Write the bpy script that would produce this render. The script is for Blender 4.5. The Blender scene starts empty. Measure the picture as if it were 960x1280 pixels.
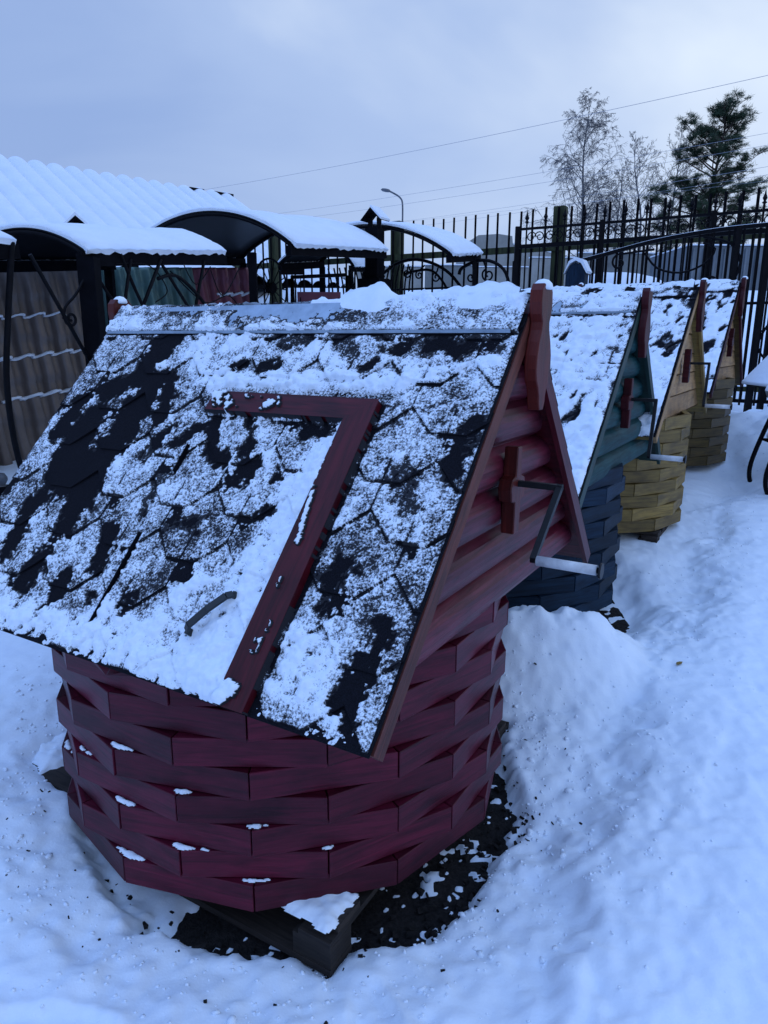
import bpy, math, random
import numpy as np
from mathutils import Vector, Matrix
R = math.radians
random.seed(7)
sc = bpy.context.scene
COL = sc.collection

# ---------------------------------------------------------------- camera
cd = bpy.data.cameras.new('camera')
cd.sensor_fit = 'HORIZONTAL'; cd.sensor_width = 36.0; cd.lens = 33.05
cd.clip_start = 0.05; cd.clip_end = 3000
cam = bpy.data.objects.new('camera', cd); COL.objects.link(cam)
_f = Vector((0, 0.97229756, -0.23374656)); _r = Vector((0.99998445, 0.00130375, 0.00542309)).normalized()
_u = _r.cross(_f).normalized(); _f = _u.cross(_r).normalized()
cam.matrix_world = Matrix(((_r.x, _u.x, -_f.x, 0), (_r.y, _u.y, -_f.y, 0), (_r.z, _u.z, -_f.z, 1.451), (0, 0, 0, 1)))
sc.camera = cam

# ---------------------------------------------------------------- sky, light, exposure
W = bpy.data.worlds.new('World'); sc.world = W; W.use_nodes = True
nt = W.node_tree; nt.nodes.clear()
N = nt.nodes.new; L = nt.links.new
out = N('ShaderNodeOutputWorld'); bg = N('ShaderNodeBackground'); L(bg.outputs[0], out.inputs[0])
sky = N('ShaderNodeTexSky'); sky.sky_type = 'NISHITA'; sky.sun_disc = False
sky.sun_elevation = R(58); sky.sun_rotation = R(250); sky.altitude = 50
tc = N('ShaderNodeTexCoord'); mp = N('ShaderNodeMapping'); L(tc.outputs['Generated'], mp.inputs[0]); mp.inputs['Scale'].default_value = (1.0, 1.0, 2.6)
n1 = N('ShaderNodeTexNoise'); n1.inputs['Scale'].default_value = 1.5; n1.inputs['Detail'].default_value = 5; n1.inputs['Roughness'].default_value = .48; n1.inputs['Distortion'].default_value = .5
L(mp.outputs[0], n1.inputs['Vector'])
sx = N('ShaderNodeSeparateXYZ'); L(tc.outputs['Generated'], sx.inputs[0])
def mth(op, a, b, c=None):
    n_ = N('ShaderNodeMath'); n_.operation = op
    for k_, v_ in enumerate((a, b, c)):
        if v_ is None: continue
        if isinstance(v_, (int, float)): n_.inputs[k_].default_value = v_
        else: L(v_, n_.inputs[k_])
    return n_.outputs[0]
f1 = mth('MULTIPLY_ADD', sx.outputs['X'], .75, .02)
f2 = mth('MULTIPLY_ADD', n1.outputs['Fac'], 1.3, f1)
f3 = mth('MULTIPLY_ADD', sx.outputs['Z'], .75, f2)
f4 = mth('SUBTRACT', f3, .57)
cr = N('ShaderNodeValToRGB'); L(f4, cr.inputs[0])
cr.color_ramp.elements[0].position = .0; cr.color_ramp.elements[0].color = (3.45, 5.0, 8.8, 1)
e = cr.color_ramp.elements.new(.45); e.color = (4.9, 6.5, 10.0, 1)
cr.color_ramp.elements[-1].position = .85; cr.color_ramp.elements[-1].color = (8.8, 10.1, 12.0, 1)
zr = N('ShaderNodeValToRGB'); L(sx.outputs['Z'], zr.inputs[0])
zr.color_ramp.elements[0].position = 0.40; zr.color_ramp.elements[0].color = (1.0, 1.0, 1.0, 1)
e = zr.color_ramp.elements.new(.65); e.color = (.64, .84, 1.22, 1)
zr.color_ramp.elements[-1].position = 1.0; zr.color_ramp.elements[-1].color = (.64, .93, 1.55, 1)
mm = N('ShaderNodeVectorMath'); mm.operation = 'MULTIPLY'
L(cr.outputs[0], mm.inputs[0]); L(zr.outputs[0], mm.inputs[1])
mx = N('ShaderNodeMix'); mx.data_type = 'RGBA'; mx.inputs[0].default_value = .92
L(sky.outputs[0], mx.inputs[6]); L(mm.outputs[0], mx.inputs[7])
L(mx.outputs[2], bg.inputs[0]); bg.inputs[1].default_value = .09

sd = bpy.data.lights.new('sun', 'SUN'); sd.energy = .55; sd.angle = R(50); sd.color = (.42, .64, 1.0)
sun = bpy.data.objects.new('sun', sd); COL.objects.link(sun)
# light from behind cloud, high and from the left
dirv = Vector((math.sin(R(250)) * math.cos(R(58)), math.cos(R(250)) * math.cos(R(58)), math.sin(R(58))))
sun.rotation_euler = dirv.to_track_quat('Z', 'Y').to_euler()

sc.view_settings.view_transform = 'Standard'; sc.view_settings.look = 'None'
sc.view_settings.exposure = 0.0; sc.view_settings.gamma = 1.0
sc.view_settings.use_curve_mapping = False
sc.cycles.max_bounces = 6; sc.cycles.diffuse_bounces = 3; sc.cycles.glossy_bounces = 2; sc.cycles.transparent_max_bounces = 6
sc.cycles.use_denoising = True

# ---------------------------------------------------------------- materials
def mat(name, color, rough=.7, metal=0.0, var=.0, vscale=8.0, bump=.0, bscale=60.0, spec=.3, coord='Object', stretch=(1, 1, 1), color2=None, lo=.35, hi=.65, detail=6):
    m = bpy.data.materials.new(name); m.use_nodes = True
    t = m.node_tree; b = t.nodes['Principled BSDF']
    b.inputs['Roughness'].default_value = rough; b.inputs['Metallic'].default_value = metal
    b.inputs['Specular IOR Level'].default_value = spec
    b.inputs['Base Color'].default_value = (*color, 1)
    c = t.nodes.new('ShaderNodeTexCoord'); p = t.nodes.new('ShaderNodeMapping'); p.inputs['Scale'].default_value = stretch
    t.links.new(c.outputs[coord], p.inputs[0])
    if var or color2:
        n = t.nodes.new('ShaderNodeTexNoise'); n.inputs['Scale'].default_value = vscale; n.inputs['Detail'].default_value = detail; n.inputs['Roughness'].default_value = .6
        t.links.new(p.outputs[0], n.inputs['Vector'])
        r = t.nodes.new('ShaderNodeValToRGB'); t.links.new(n.outputs['Fac'], r.inputs[0])
        r.color_ramp.elements[0].position = lo; r.color_ramp.elements[1].position = hi
        c2 = color2 or tuple(min(1, x * (1 + var)) for x in color); c1 = color if color2 else tuple(x * (1 - var) for x in color)
        r.color_ramp.elements[0].color = (*c1, 1); r.color_ramp.elements[1].color = (*c2, 1)
        t.links.new(r.outputs[0], b.inputs['Base Color'])
    if bump:
        n2 = t.nodes.new('ShaderNodeTexNoise'); n2.inputs['Scale'].default_value = bscale; n2.inputs['Detail'].default_value = 5
        t.links.new(p.outputs[0], n2.inputs['Vector'])
        bm = t.nodes.new('ShaderNodeBump'); bm.inputs['Strength'].default_value = bump; bm.inputs['Distance'].default_value = .01
        t.links.new(n2.outputs['Fac'], bm.inputs['Height']); t.links.new(bm.outputs[0], b.inputs['Normal'])
    return m

def wood(name, color, dark, rough=.55, grain=1.0, spec=.35, tone=.35):
    """painted / stained board: grain runs along U (metres), a tone per board from the 'tone' attribute"""
    m = bpy.data.materials.new(name); m.use_nodes = True
    t = m.node_tree; b = t.nodes['Principled BSDF']; Ln = t.links.new
    b.inputs['Roughness'].default_value = rough; b.inputs['Specular IOR Level'].default_value = spec
    c = t.nodes.new('ShaderNodeTexCoord'); p = t.nodes.new('ShaderNodeMapping'); Ln(c.outputs['UV'], p.inputs[0]); p.inputs['Scale'].default_value = (1.6, 22, 1)
    n = t.nodes.new('ShaderNodeTexNoise'); n.inputs['Scale'].default_value = 2.2 * grain; n.inputs['Detail'].default_value = 8; n.inputs['Roughness'].default_value = .62; n.inputs['Distortion'].default_value = 1.1
    Ln(p.outputs[0], n.inputs['Vector'])
    p2 = t.nodes.new('ShaderNodeMapping'); Ln(c.outputs['UV'], p2.inputs[0]); p2.inputs['Scale'].default_value = (5, 11, 1)
    n3 = t.nodes.new('ShaderNodeTexNoise'); n3.inputs['Scale'].default_value = 1.3; n3.inputs['Detail'].default_value = 3; Ln(p2.outputs[0], n3.inputs['Vector'])
    r3 = t.nodes.new('ShaderNodeValToRGB'); Ln(n3.outputs['Fac'], r3.inputs[0])
    r3.color_ramp.elements[0].position = .3; r3.color_ramp.elements[0].color = (.45, .45, .5, 1)
    r3.color_ramp.elements[1].position = .55; r3.color_ramp.elements[1].color = (1, 1, 1, 1)
    r = t.nodes.new('ShaderNodeValToRGB'); Ln(n.outputs['Fac'], r.inputs[0])
    r.color_ramp.elements[0].position = .34; r.color_ramp.elements[0].color = (*dark, 1)
    r.color_ramp.elements[1].position = .62; r.color_ramp.elements[1].color = (*color, 1)
    a = t.nodes.new('ShaderNodeAttribute'); a.attribute_name = 'tone'
    ma = t.nodes.new('ShaderNodeMapRange'); Ln(a.outputs['Fac'], ma.inputs[0]); ma.inputs[3].default_value = 1 - tone; ma.inputs[4].default_value = 1 + tone
    x1 = t.nodes.new('ShaderNodeMix'); x1.data_type = 'RGBA'; x1.blend_type = 'MULTIPLY'; x1.inputs[0].default_value = .8
    Ln(r.outputs[0], x1.inputs[6]); Ln(r3.outputs[0], x1.inputs[7])
    x2 = t.nodes.new('ShaderNodeVectorMath'); x2.operation = 'SCALE'; Ln(x1.outputs[2], x2.inputs[0]); Ln(ma.outputs[0], x2.inputs['Scale'])
    Ln(x2.outputs[0], b.inputs['Base Color'])
    bm = t.nodes.new('ShaderNodeBump'); bm.inputs['Strength'].default_value = .35; bm.inputs['Distance'].default_value = .004
    Ln(n.outputs['Fac'], bm.inputs['Height']); Ln(bm.outputs[0], b.inputs['Normal'])
    return m

def snow_mat(name, grain=220, strength=.5, dist=.0006, spark=True, col=(.80, .87, .95)):
    m = bpy.data.materials.new(name); m.use_nodes = True
    t = m.node_tree; b = t.nodes['Principled BSDF']; Ln = t.links.new
    b.inputs['Roughness'].default_value = .75; b.inputs['Specular IOR Level'].default_value = .25
    c = t.nodes.new('ShaderNodeTexCoord')
    n = t.nodes.new('ShaderNodeTexNoise'); n.inputs['Scale'].default_value = grain; n.inputs['Detail'].default_value = 4; Ln(c.outputs['Object'], n.inputs['Vector'])
    n2 = t.nodes.new('ShaderNodeTexNoise'); n2.inputs['Scale'].default_value = grain / 9; n2.inputs['Detail'].default_value = 5; n2.inputs['Roughness'].default_value = .65; Ln(c.outputs['Object'], n2.inputs['Vector'])
    ad = t.nodes.new('ShaderNodeMath'); ad.operation = 'MULTIPLY_ADD'; Ln(n2.outputs['Fac'], ad.inputs[0]); ad.inputs[1].default_value = 2.5; Ln(n.outputs['Fac'], ad.inputs[2])
    r = t.nodes.new('ShaderNodeValToRGB'); Ln(n2.outputs['Fac'], r.inputs[0])
    r.color_ramp.elements[0].position = .3; r.color_ramp.elements[0].color = (col[0] * .93, col[1] * .94, col[2] * .97, 1)
    r.color_ramp.elements[1].position = .6; r.color_ramp.elements[1].color = (*col, 1)
    Ln(r.outputs[0], b.inputs['Base Color'])
    bm = t.nodes.new('ShaderNodeBump'); bm.inputs['Strength'].default_value = strength; bm.inputs['Distance'].default_value = dist
    Ln(ad.outputs[0], bm.inputs['Height']); Ln(bm.outputs[0], b.inputs['Normal'])
    return m

def roof_snow_mat():
    """powder over rough shingles: where the layer is thin the dark grains of the shingle show between the crystals"""
    m = snow_mat('roof_powder', 260, 1.0, .0007); t = m.node_tree; b = t.nodes['Principled BSDF']; Ln = t.links.new
    src = b.inputs['Base Color'].links[0].from_socket
    c = t.nodes.new('ShaderNodeTexCoord'); a = t.nodes.new('ShaderNodeAttribute'); a.attribute_name = 'depth'
    n = t.nodes.new('ShaderNodeTexNoise'); n.inputs['Scale'].default_value = 165; n.inputs['Detail'].default_value = 2.2; n.inputs['Roughness'].default_value = .7; Ln(c.outputs['Object'], n.inputs['Vector'])
    m1 = t.nodes.new('ShaderNodeMath'); m1.operation = 'MULTIPLY_ADD'; Ln(n.outputs['Fac'], m1.inputs[0]); m1.inputs[1].default_value = .034; m1.inputs[2].default_value = -.0173
    m2 = t.nodes.new('ShaderNodeMath'); m2.operation = 'ADD'; Ln(m1.outputs[0], m2.inputs[0]); Ln(a.outputs['Fac'], m2.inputs[1])
    mr = t.nodes.new('ShaderNodeMapRange'); Ln(m2.outputs[0], mr.inputs[0]); mr.inputs[1].default_value = -.0035; mr.inputs[2].default_value = .0050
    x = t.nodes.new('ShaderNodeMix'); x.data_type = 'RGBA'; Ln(mr.outputs[0], x.inputs[0]); x.inputs[6].default_value = (.012, .012, .016, 1); Ln(src, x.inputs[7])
    Ln(x.outputs[2], b.inputs['Base Color']); return m
M = {}
M['roof_snow'] = roof_snow_mat()
M['snow'] = snow_mat('snow_powder', 260, .55)
M['ground_snow'] = snow_mat('ground_snow', 110, .8, .0011)
M['far_snow'] = snow_mat('settled_snow', 30, .7, .005, col=(.76, .81, .88))
M['shingle'] = mat('bitumen_shingle', (.0065, .0065, .010), .95, var=.6, vscale=420, bump=.5, bscale=500, spec=.12, detail=2)
M['cap'] = mat('galvanised_ridge', (.30, .36, .42), .38, .75, var=.18, vscale=14, bump=.15, bscale=120, spec=.5)
M['wine'] = wood('wine_stain_planks', (.098, .006, .021), (.042, .003, .010), .42, spec=.22, tone=.28)
M['wine_gable'] = wood('wine_stain_siding', (.125, .014, .030), (.05, .004, .010), .42, spec=.22, tone=.22)
M['red_wood'] = wood('reddish_edge_wood', (.115, .012, .008), (.045, .004, .003), .45, spec=.25, tone=.2)
M['red_deep'] = wood('deep_red_board', (.085, .005, .011), (.038, .0025, .005), .42, spec=.22, tone=.15)
M['brown_wood'] = wood('brown_edge_wood', (.13, .028, .018), (.06, .013, .009), .6, tone=.2)
M['blue'] = wood('dark_blue_planks', (.007, .024, .050), (.0035, .011, .024), .6, spec=.15, tone=.35)
M['teal_gable'] = wood('teal_green_siding', (.012, .060, .066), (.005, .028, .032), .55, spec=.15, tone=.15)
M['teal_edge'] = wood('dark_green_board', (.008, .040, .032), (.004, .02, .018), .5, tone=.15)
M['ochre'] = wood('ochre_planks', (.23, .15, .035), (.13, .08, .02), .55, tone=.3)
M['olive'] = wood('olive_brown_planks', (.12, .075, .016), (.06, .038, .009), .55, tone=.3)
M['tan_gable'] = wood('tan_clapboards', (.42, .25, .11), (.27, .15, .065), .55, tone=.18)
M['dark_red'] = wood('dark_red_trim', (.065, .007, .010), (.03, .003, .005), .5, spec=.2, tone=.15)
M['pallet'] = wood('weathered_pallet', (.040, .030, .024), (.014, .010, .009), .85, tone=.3)
M['iron'] = mat('black_forged_iron', (.004, .004, .006), .55, .0, var=.3, vscale=20, spec=.08)
M['iron_dull'] = mat('dull_black_steel', (.004, .004, .006), .8, .0, var=.3, vscale=9, spec=.05)
M['crank'] = mat('black_crank_steel', (.006, .006, .007), .5, .0, var=.3, vscale=40, spec=.3)
M['grip'] = mat('worn_white_tube', (.62, .63, .64), .5, 0, color2=(.42, .42, .43), vscale=30, lo=.35, hi=.7, bump=.2, spec=.4)
M['handle'] = mat('grey_green_plastic', (.012, .015, .017), .5, 0, var=.15, vscale=30, spec=.4)
M['soil'] = mat('dark_wet_soil', (.010, .008, .008), .9, 0, var=.6, vscale=60, bump=1.0, bscale=80, spec=.3)
M['poly'] = mat('dark_canopy_sheet', (.004, .005, .008), .5, 0, var=.3, vscale=3, spec=.12)
M['brown_sheet'] = mat('brown_profiled_sheet', (.16, .13, .118), .40, .35, var=.15, vscale=4, spec=.5)
M['green_sheet'] = mat('green_profiled_sheet', (.08, .155, .150), .40, .35, var=.15, vscale=4, spec=.5)
M['wine_sheet'] = mat('wine_profiled_sheet', (.18, .052, .078), .40, .35, var=.15, vscale=4, spec=.5)
M['concrete'] = mat('grey_concrete', (.27, .27, .255), .9, 0, var=.2, vscale=1.5, bump=.3, bscale=20, spec=.2)
M['concrete_dark'] = mat('dark_concrete', (.17, .18, .18), .9, 0, var=.25, vscale=1.2, bump=.3, bscale=20, spec=.2)
M['container'] = mat('blue_grey_container', (.13, .15, .17), .6, .1, var=.2, vscale=2, spec=.3)
M['moss_wood'] = mat('greenish_timber', (.055, .066, .030), .85, 0, color2=(.030, .032, .020), vscale=9, bump=.4, bscale=40, stretch=(3, 3, .4), spec=.2)
M['wall'] = mat('dark_hall_wall', (.05, .05, .055), .8, 0, var=.2, vscale=1.5, spec=.2)
M['bark_birch'] = mat('birch_bark', (.20, .20, .20), .85, 0, color2=(.045, .04, .04), vscale=5, stretch=(1, 1, 2), spec=.2)
M['twig'] = mat('bare_twigs', (.13, .125, .13), .85, 0, var=.3, vscale=3, spec=.2)
M['pine_bark'] = mat('pine_bark', (.055, .040, .032), .9, 0, var=.4, vscale=6, spec=.2)
M['needles'] = mat('pine_needles', (.022, .040, .022), .8, 0, color2=(.045, .070, .038), vscale=1.5, spec=.2)
M['lamp_grey'] = mat('lamp_grey_metal', (.12, .13, .15), .5, .5, var=.2, vscale=5)
M['wire'] = mat('cable_black', (.26, .28, .34), .7, 0, var=.1, vscale=1)
M['leaf'] = mat('dry_leaf', (.22, .15, .05), .8, 0, var=.3, vscale=80)
M['zinc'] = mat('zinc_bowl', (.22, .27, .30), .4, .6, var=.2, vscale=12)

# ---------------------------------------------------------------- mesh helpers
def link(name, me, m, parent=None):
    o = bpy.data.objects.new(name, me); COL.objects.link(o)
    if m is not None: me.materials.append(m)
    if parent is not None: o.parent = parent
    return o

def thing(name, label, cat, loc=(0, 0, 0), rz=0.0, group=None):
    o = bpy.data.objects.new(name, None); COL.objects.link(o)
    o.location = loc; o.rotation_euler = (0, 0, rz); o.empty_display_size = .1
    return tag(o, label, cat, group)

def tag(o, label=None, cat=None, group=None, kind=None):
    if label: o['label'] = label
    if cat: o['category'] = cat
    if group: o['group'] = group
    if kind: o['kind'] = kind
    return o

class MB:
    def __init__(s): s.v = []; s.f = []; s.uv = []; s.t = []; s.sm = []
    def poly(s, idx, uvs=None, tone=.5, smooth=False):
        s.f.append(tuple(idx)); s.uv.extend(uvs if uvs else [(0, 0)] * len(idx)); s.t.append(tone); s.sm.append(smooth)
    def hexa(s, P, tone=None, uvo=None):
        """P: 8 points, 0-3 bottom ring, 4-7 top ring; the long axis is 0->1"""
        if tone is None: tone = random.random()
        if uvo is None: uvo = (random.random() * 50, random.random() * 50)
        P = [Vector(p) for p in P]; b = len(s.v); s.v.extend([tuple(p) for p in P])
        ax = (P[1] - P[0]).normalized() if (P[1] - P[0]).length > 1e-6 else Vector((1, 0, 0))
        for q in ((3, 2, 1, 0), (4, 5, 6, 7), (0, 1, 5, 4), (1, 2, 6, 5), (2, 3, 7, 6), (3, 0, 4, 7)):
            p0 = P[q[0]]; nn = (P[q[1]] - p0).cross(P[q[2]] - P[q[1]])
            nn = nn.normalized() if nn.length > 1e-9 else Vector((0, 0, 1))
            w = nn.cross(ax)
            if w.length < .3: u_, w = (P[q[1]] - p0).normalized(), None; w = nn.cross(u_)
            else: w.normalize(); u_ = w.cross(nn)
            s.poly([b + i for i in q], [(uvo[0] + (P[i] - P[0]).dot(u_), uvo[1] + (P[i] - P[0]).dot(w)) for i in q], tone)
    def box(s, c, d, M_=None, tone=None):
        x, y, z = (k / 2 for k in d)
        pts = [(-x, -y, -z), (x, -y, -z), (x, y, -z), (-x, y, -z), (-x, -y, z), (x, -y, z), (x, y, z), (-x, y, z)]
        pts = [Vector(p) for p in pts]
        if M_ is not None: pts = [M_ @ p for p in pts]
        c = Vector(c); s.hexa([p + c for p in pts], tone)
    def beam(s, a, b, w, h, up=(0, 0, 1), tone=None):
        a = Vector(a); b = Vector(b); x = (b - a).normalized(); up = Vector(up)
        y = up.cross(x)
        if y.length < 1e-4: y = Vector((1, 0, 0)).cross(x)
        y.normalize(); z = x.cross(y)
        pts = []
        for e2 in (-.5, .5):
            pts += [a - y * w / 2 + z * h * e2, b - y * w / 2 + z * h * e2, b + y * w / 2 + z * h * e2, a + y * w / 2 + z * h * e2]
        s.hexa(pts, tone)
    def tube(s, pts, r, n=6, closed=False, caps=True, smooth=True, tone=.5):
        pts = [Vector(p) for p in pts]; k = len(pts)
        rs = r if isinstance(r, (list, tuple)) else [r] * k
        b0 = len(s.v); prev = None
        for i, p in enumerate(pts):
            if closed: d = pts[(i + 1) % k] - pts[i - 1]
            else: d = pts[min(i + 1, k - 1)] - pts[max(i - 1, 0)]
            if d.length < 1e-9: d = Vector((0, 0, 1))
            d.normalize()
            if prev is None:
                a = d.orthogonal().normalized()
            else:
                a = prev - d * prev.dot(d)
                a = a.normalized() if a.length > 1e-6 else d.orthogonal().normalized()
            prev = a; c = d.cross(a)
            for j in range(n):
                th = 2 * math.pi * j / n
                s.v.append(tuple(p + (a * math.cos(th) + c * math.sin(th)) * rs[i]))
        m = k if closed else k - 1
        for i in range(m):
            i2 = (i + 1) % k
            for j in range(n):
                j2 = (j + 1) % n
                s.poly([b0 + i * n + j, b0 + i * n + j2, b0 + i2 * n + j2, b0 + i2 * n + j], None, tone, smooth)
        if caps and not closed:
            s.poly([b0 + j for j in reversed(range(n))], None, tone)
            s.poly([b0 + (k - 1) * n + j for j in range(n)], None, tone)
    def lathe(s, prof, c=(0, 0, 0), n=16, smooth=True):
        b0 = len(s.v); c = Vector(c)
        for r_, z in prof:
            for j in range(n):
                th = 2 * math.pi * j / n; s.v.append((c.x + r_ * math.cos(th), c.y + r_ * math.sin(th), c.z + z))
        for i in range(len(prof) - 1):
            for j in range(n):
                j2 = (j + 1) % n
                s.poly([b0 + i * n + j, b0 + i * n + j2, b0 + (i + 1) * n + j2, b0 + (i + 1) * n + j], None, .5, smooth)
    def prism(s, outline, origin, ax, ay, thick, tone=None):
        """outline (a,b) in plane ax, ay; extruded by thick along ax x ay"""
        if tone is None: tone = random.random()
        o = Vector(origin); ax = Vector(ax); ay = Vector(ay); nz = ax.cross(ay).normalized()
        b = len(s.v); k = len(outline); uo = (random.random() * 40, random.random() * 40)
        for e2 in (0, thick):
            for a_, b_ in outline: s.v.append(tuple(o + ax * a_ + ay * b_ + nz * e2))
        s.poly([b + i for i in reversed(range(k))], [(uo[0] + outline[i][1], uo[1] + outline[i][0]) for i in reversed(range(k))], tone)
        s.poly([b + k + i for i in range(k)], [(uo[0] + outline[i][1], uo[1] + outline[i][0]) for i in range(k)], tone)
        for i in range(k):
            j = (i + 1) % k
            l = (Vector(outline[i]) - Vector(outline[j])).length
            s.poly([b + i, b + j, b + k + j, b + k + i], [(uo[0], uo[1]), (uo[0] + l, uo[1]), (uo[0] + l, uo[1] + thick), (uo[0], uo[1] + thick)], tone)
    def build(s, name, m, parent=None):
        me = bpy.data.meshes.new(name); me.from_pydata(s.v, [], s.f)
        uv = me.uv_layers.new(name='UVMap'); uv.data.foreach_set('uv', [c for p in s.uv for c in p])
        at = me.attributes.new('tone', 'FLOAT', 'FACE'); at.data.foreach_set('value', s.t)
        me.polygons.foreach_set('use_smooth', s.sm)
        me.update()
        return link(name, me, m, parent)

# value noise on numpy arrays
_rng = np.random.RandomState(11); _T = _rng.rand(256, 256)
def vnoise(x, y):
    xi = np.floor(x).astype(int); yi = np.floor(y).astype(int); fx = x - xi; fy = y - yi
    fx = fx * fx * fx * (fx * (fx * 6 - 15) + 10); fy = fy * fy * fy * (fy * (fy * 6 - 15) + 10)
    a = _T[xi % 256, yi % 256]; b = _T[(xi + 1) % 256, yi % 256]; c = _T[xi % 256, (yi + 1) % 256]; d = _T[(xi + 1) % 256, (yi + 1) % 256]
    return (a * (1 - fx) + b * fx) * (1 - fy) + (c * (1 - fx) + d * fx) * fy - .5
def fbm(x, y, f, octv=4, g=.5, seed=0):
    s = 0; a = 1.0; ca, sa = math.cos(.6), math.sin(.6)
    x = x + seed * 13.7; y = y + seed * 7.9
    for _ in range(octv):
        s = s + a * vnoise(x * f, y * f); a *= g; f *= 2.03
        x, y = x * ca - y * sa + 3.1, x * sa + y * ca + 1.7
    return s
def sstep(a, b, x):
    t = np.clip((x - a) / (b - a), 0, 1); return t * t * (3 - 2 * t)

def grid_mesh(name, X, Y, Z, keep=None, m=None, parent=None, smooth=True, attr=None):
    """X,Y,Z 2D arrays -> quad sheet; keep: per-vertex bool (a quad stays when any corner is kept)"""
    h, w = X.shape
    idx = np.arange(h * w).reshape(h, w)
    q = np.stack([idx[:-1, :-1], idx[:-1, 1:], idx[1:, 1:], idx[1:, :-1]], -1).reshape(-1, 4)
    co = np.stack([X, Y, Z], -1).reshape(-1, 3); av = None if attr is None else attr.reshape(-1)
    if keep is not None:
        kf = keep.reshape(-1); q = q[kf[q].any(1)]
        used = np.zeros(h * w, bool); used[q.reshape(-1)] = True
        mp_ = np.cumsum(used) - 1; co = co[used]; q = mp_[q]
        if av is not None: av = av[used]
    me = bpy.data.meshes.new(name)
    me.vertices.add(len(co)); me.vertices.foreach_set('co', co.astype(np.float32).reshape(-1))
    me.loops.add(len(q) * 4); me.loops.foreach_set('vertex_index', q.astype(np.int32).reshape(-1))
    me.polygons.add(len(q)); me.polygons.foreach_set('loop_start', (np.arange(len(q)) * 4).astype(np.int32))
    me.polygons.foreach_set('use_smooth', np.full(len(q), smooth))
    if av is not None: at = me.attributes.new('depth', 'FLOAT', 'POINT'); at.data.foreach_set('value', av.astype(np.float32))
    me.update(calc_edges=True); me.validate()
    return link(name, me, m, parent)

# yard directions: U runs along the well ridges (to the right and nearer), V along the row (away)
PSI = -0.5338
UX, UY = math.cos(PSI), math.sin(PSI)
def Ul(s, P0, d=0): return (P0[0] + UX * s - UY * d, P0[1] + UY * s + UX * d)

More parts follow.
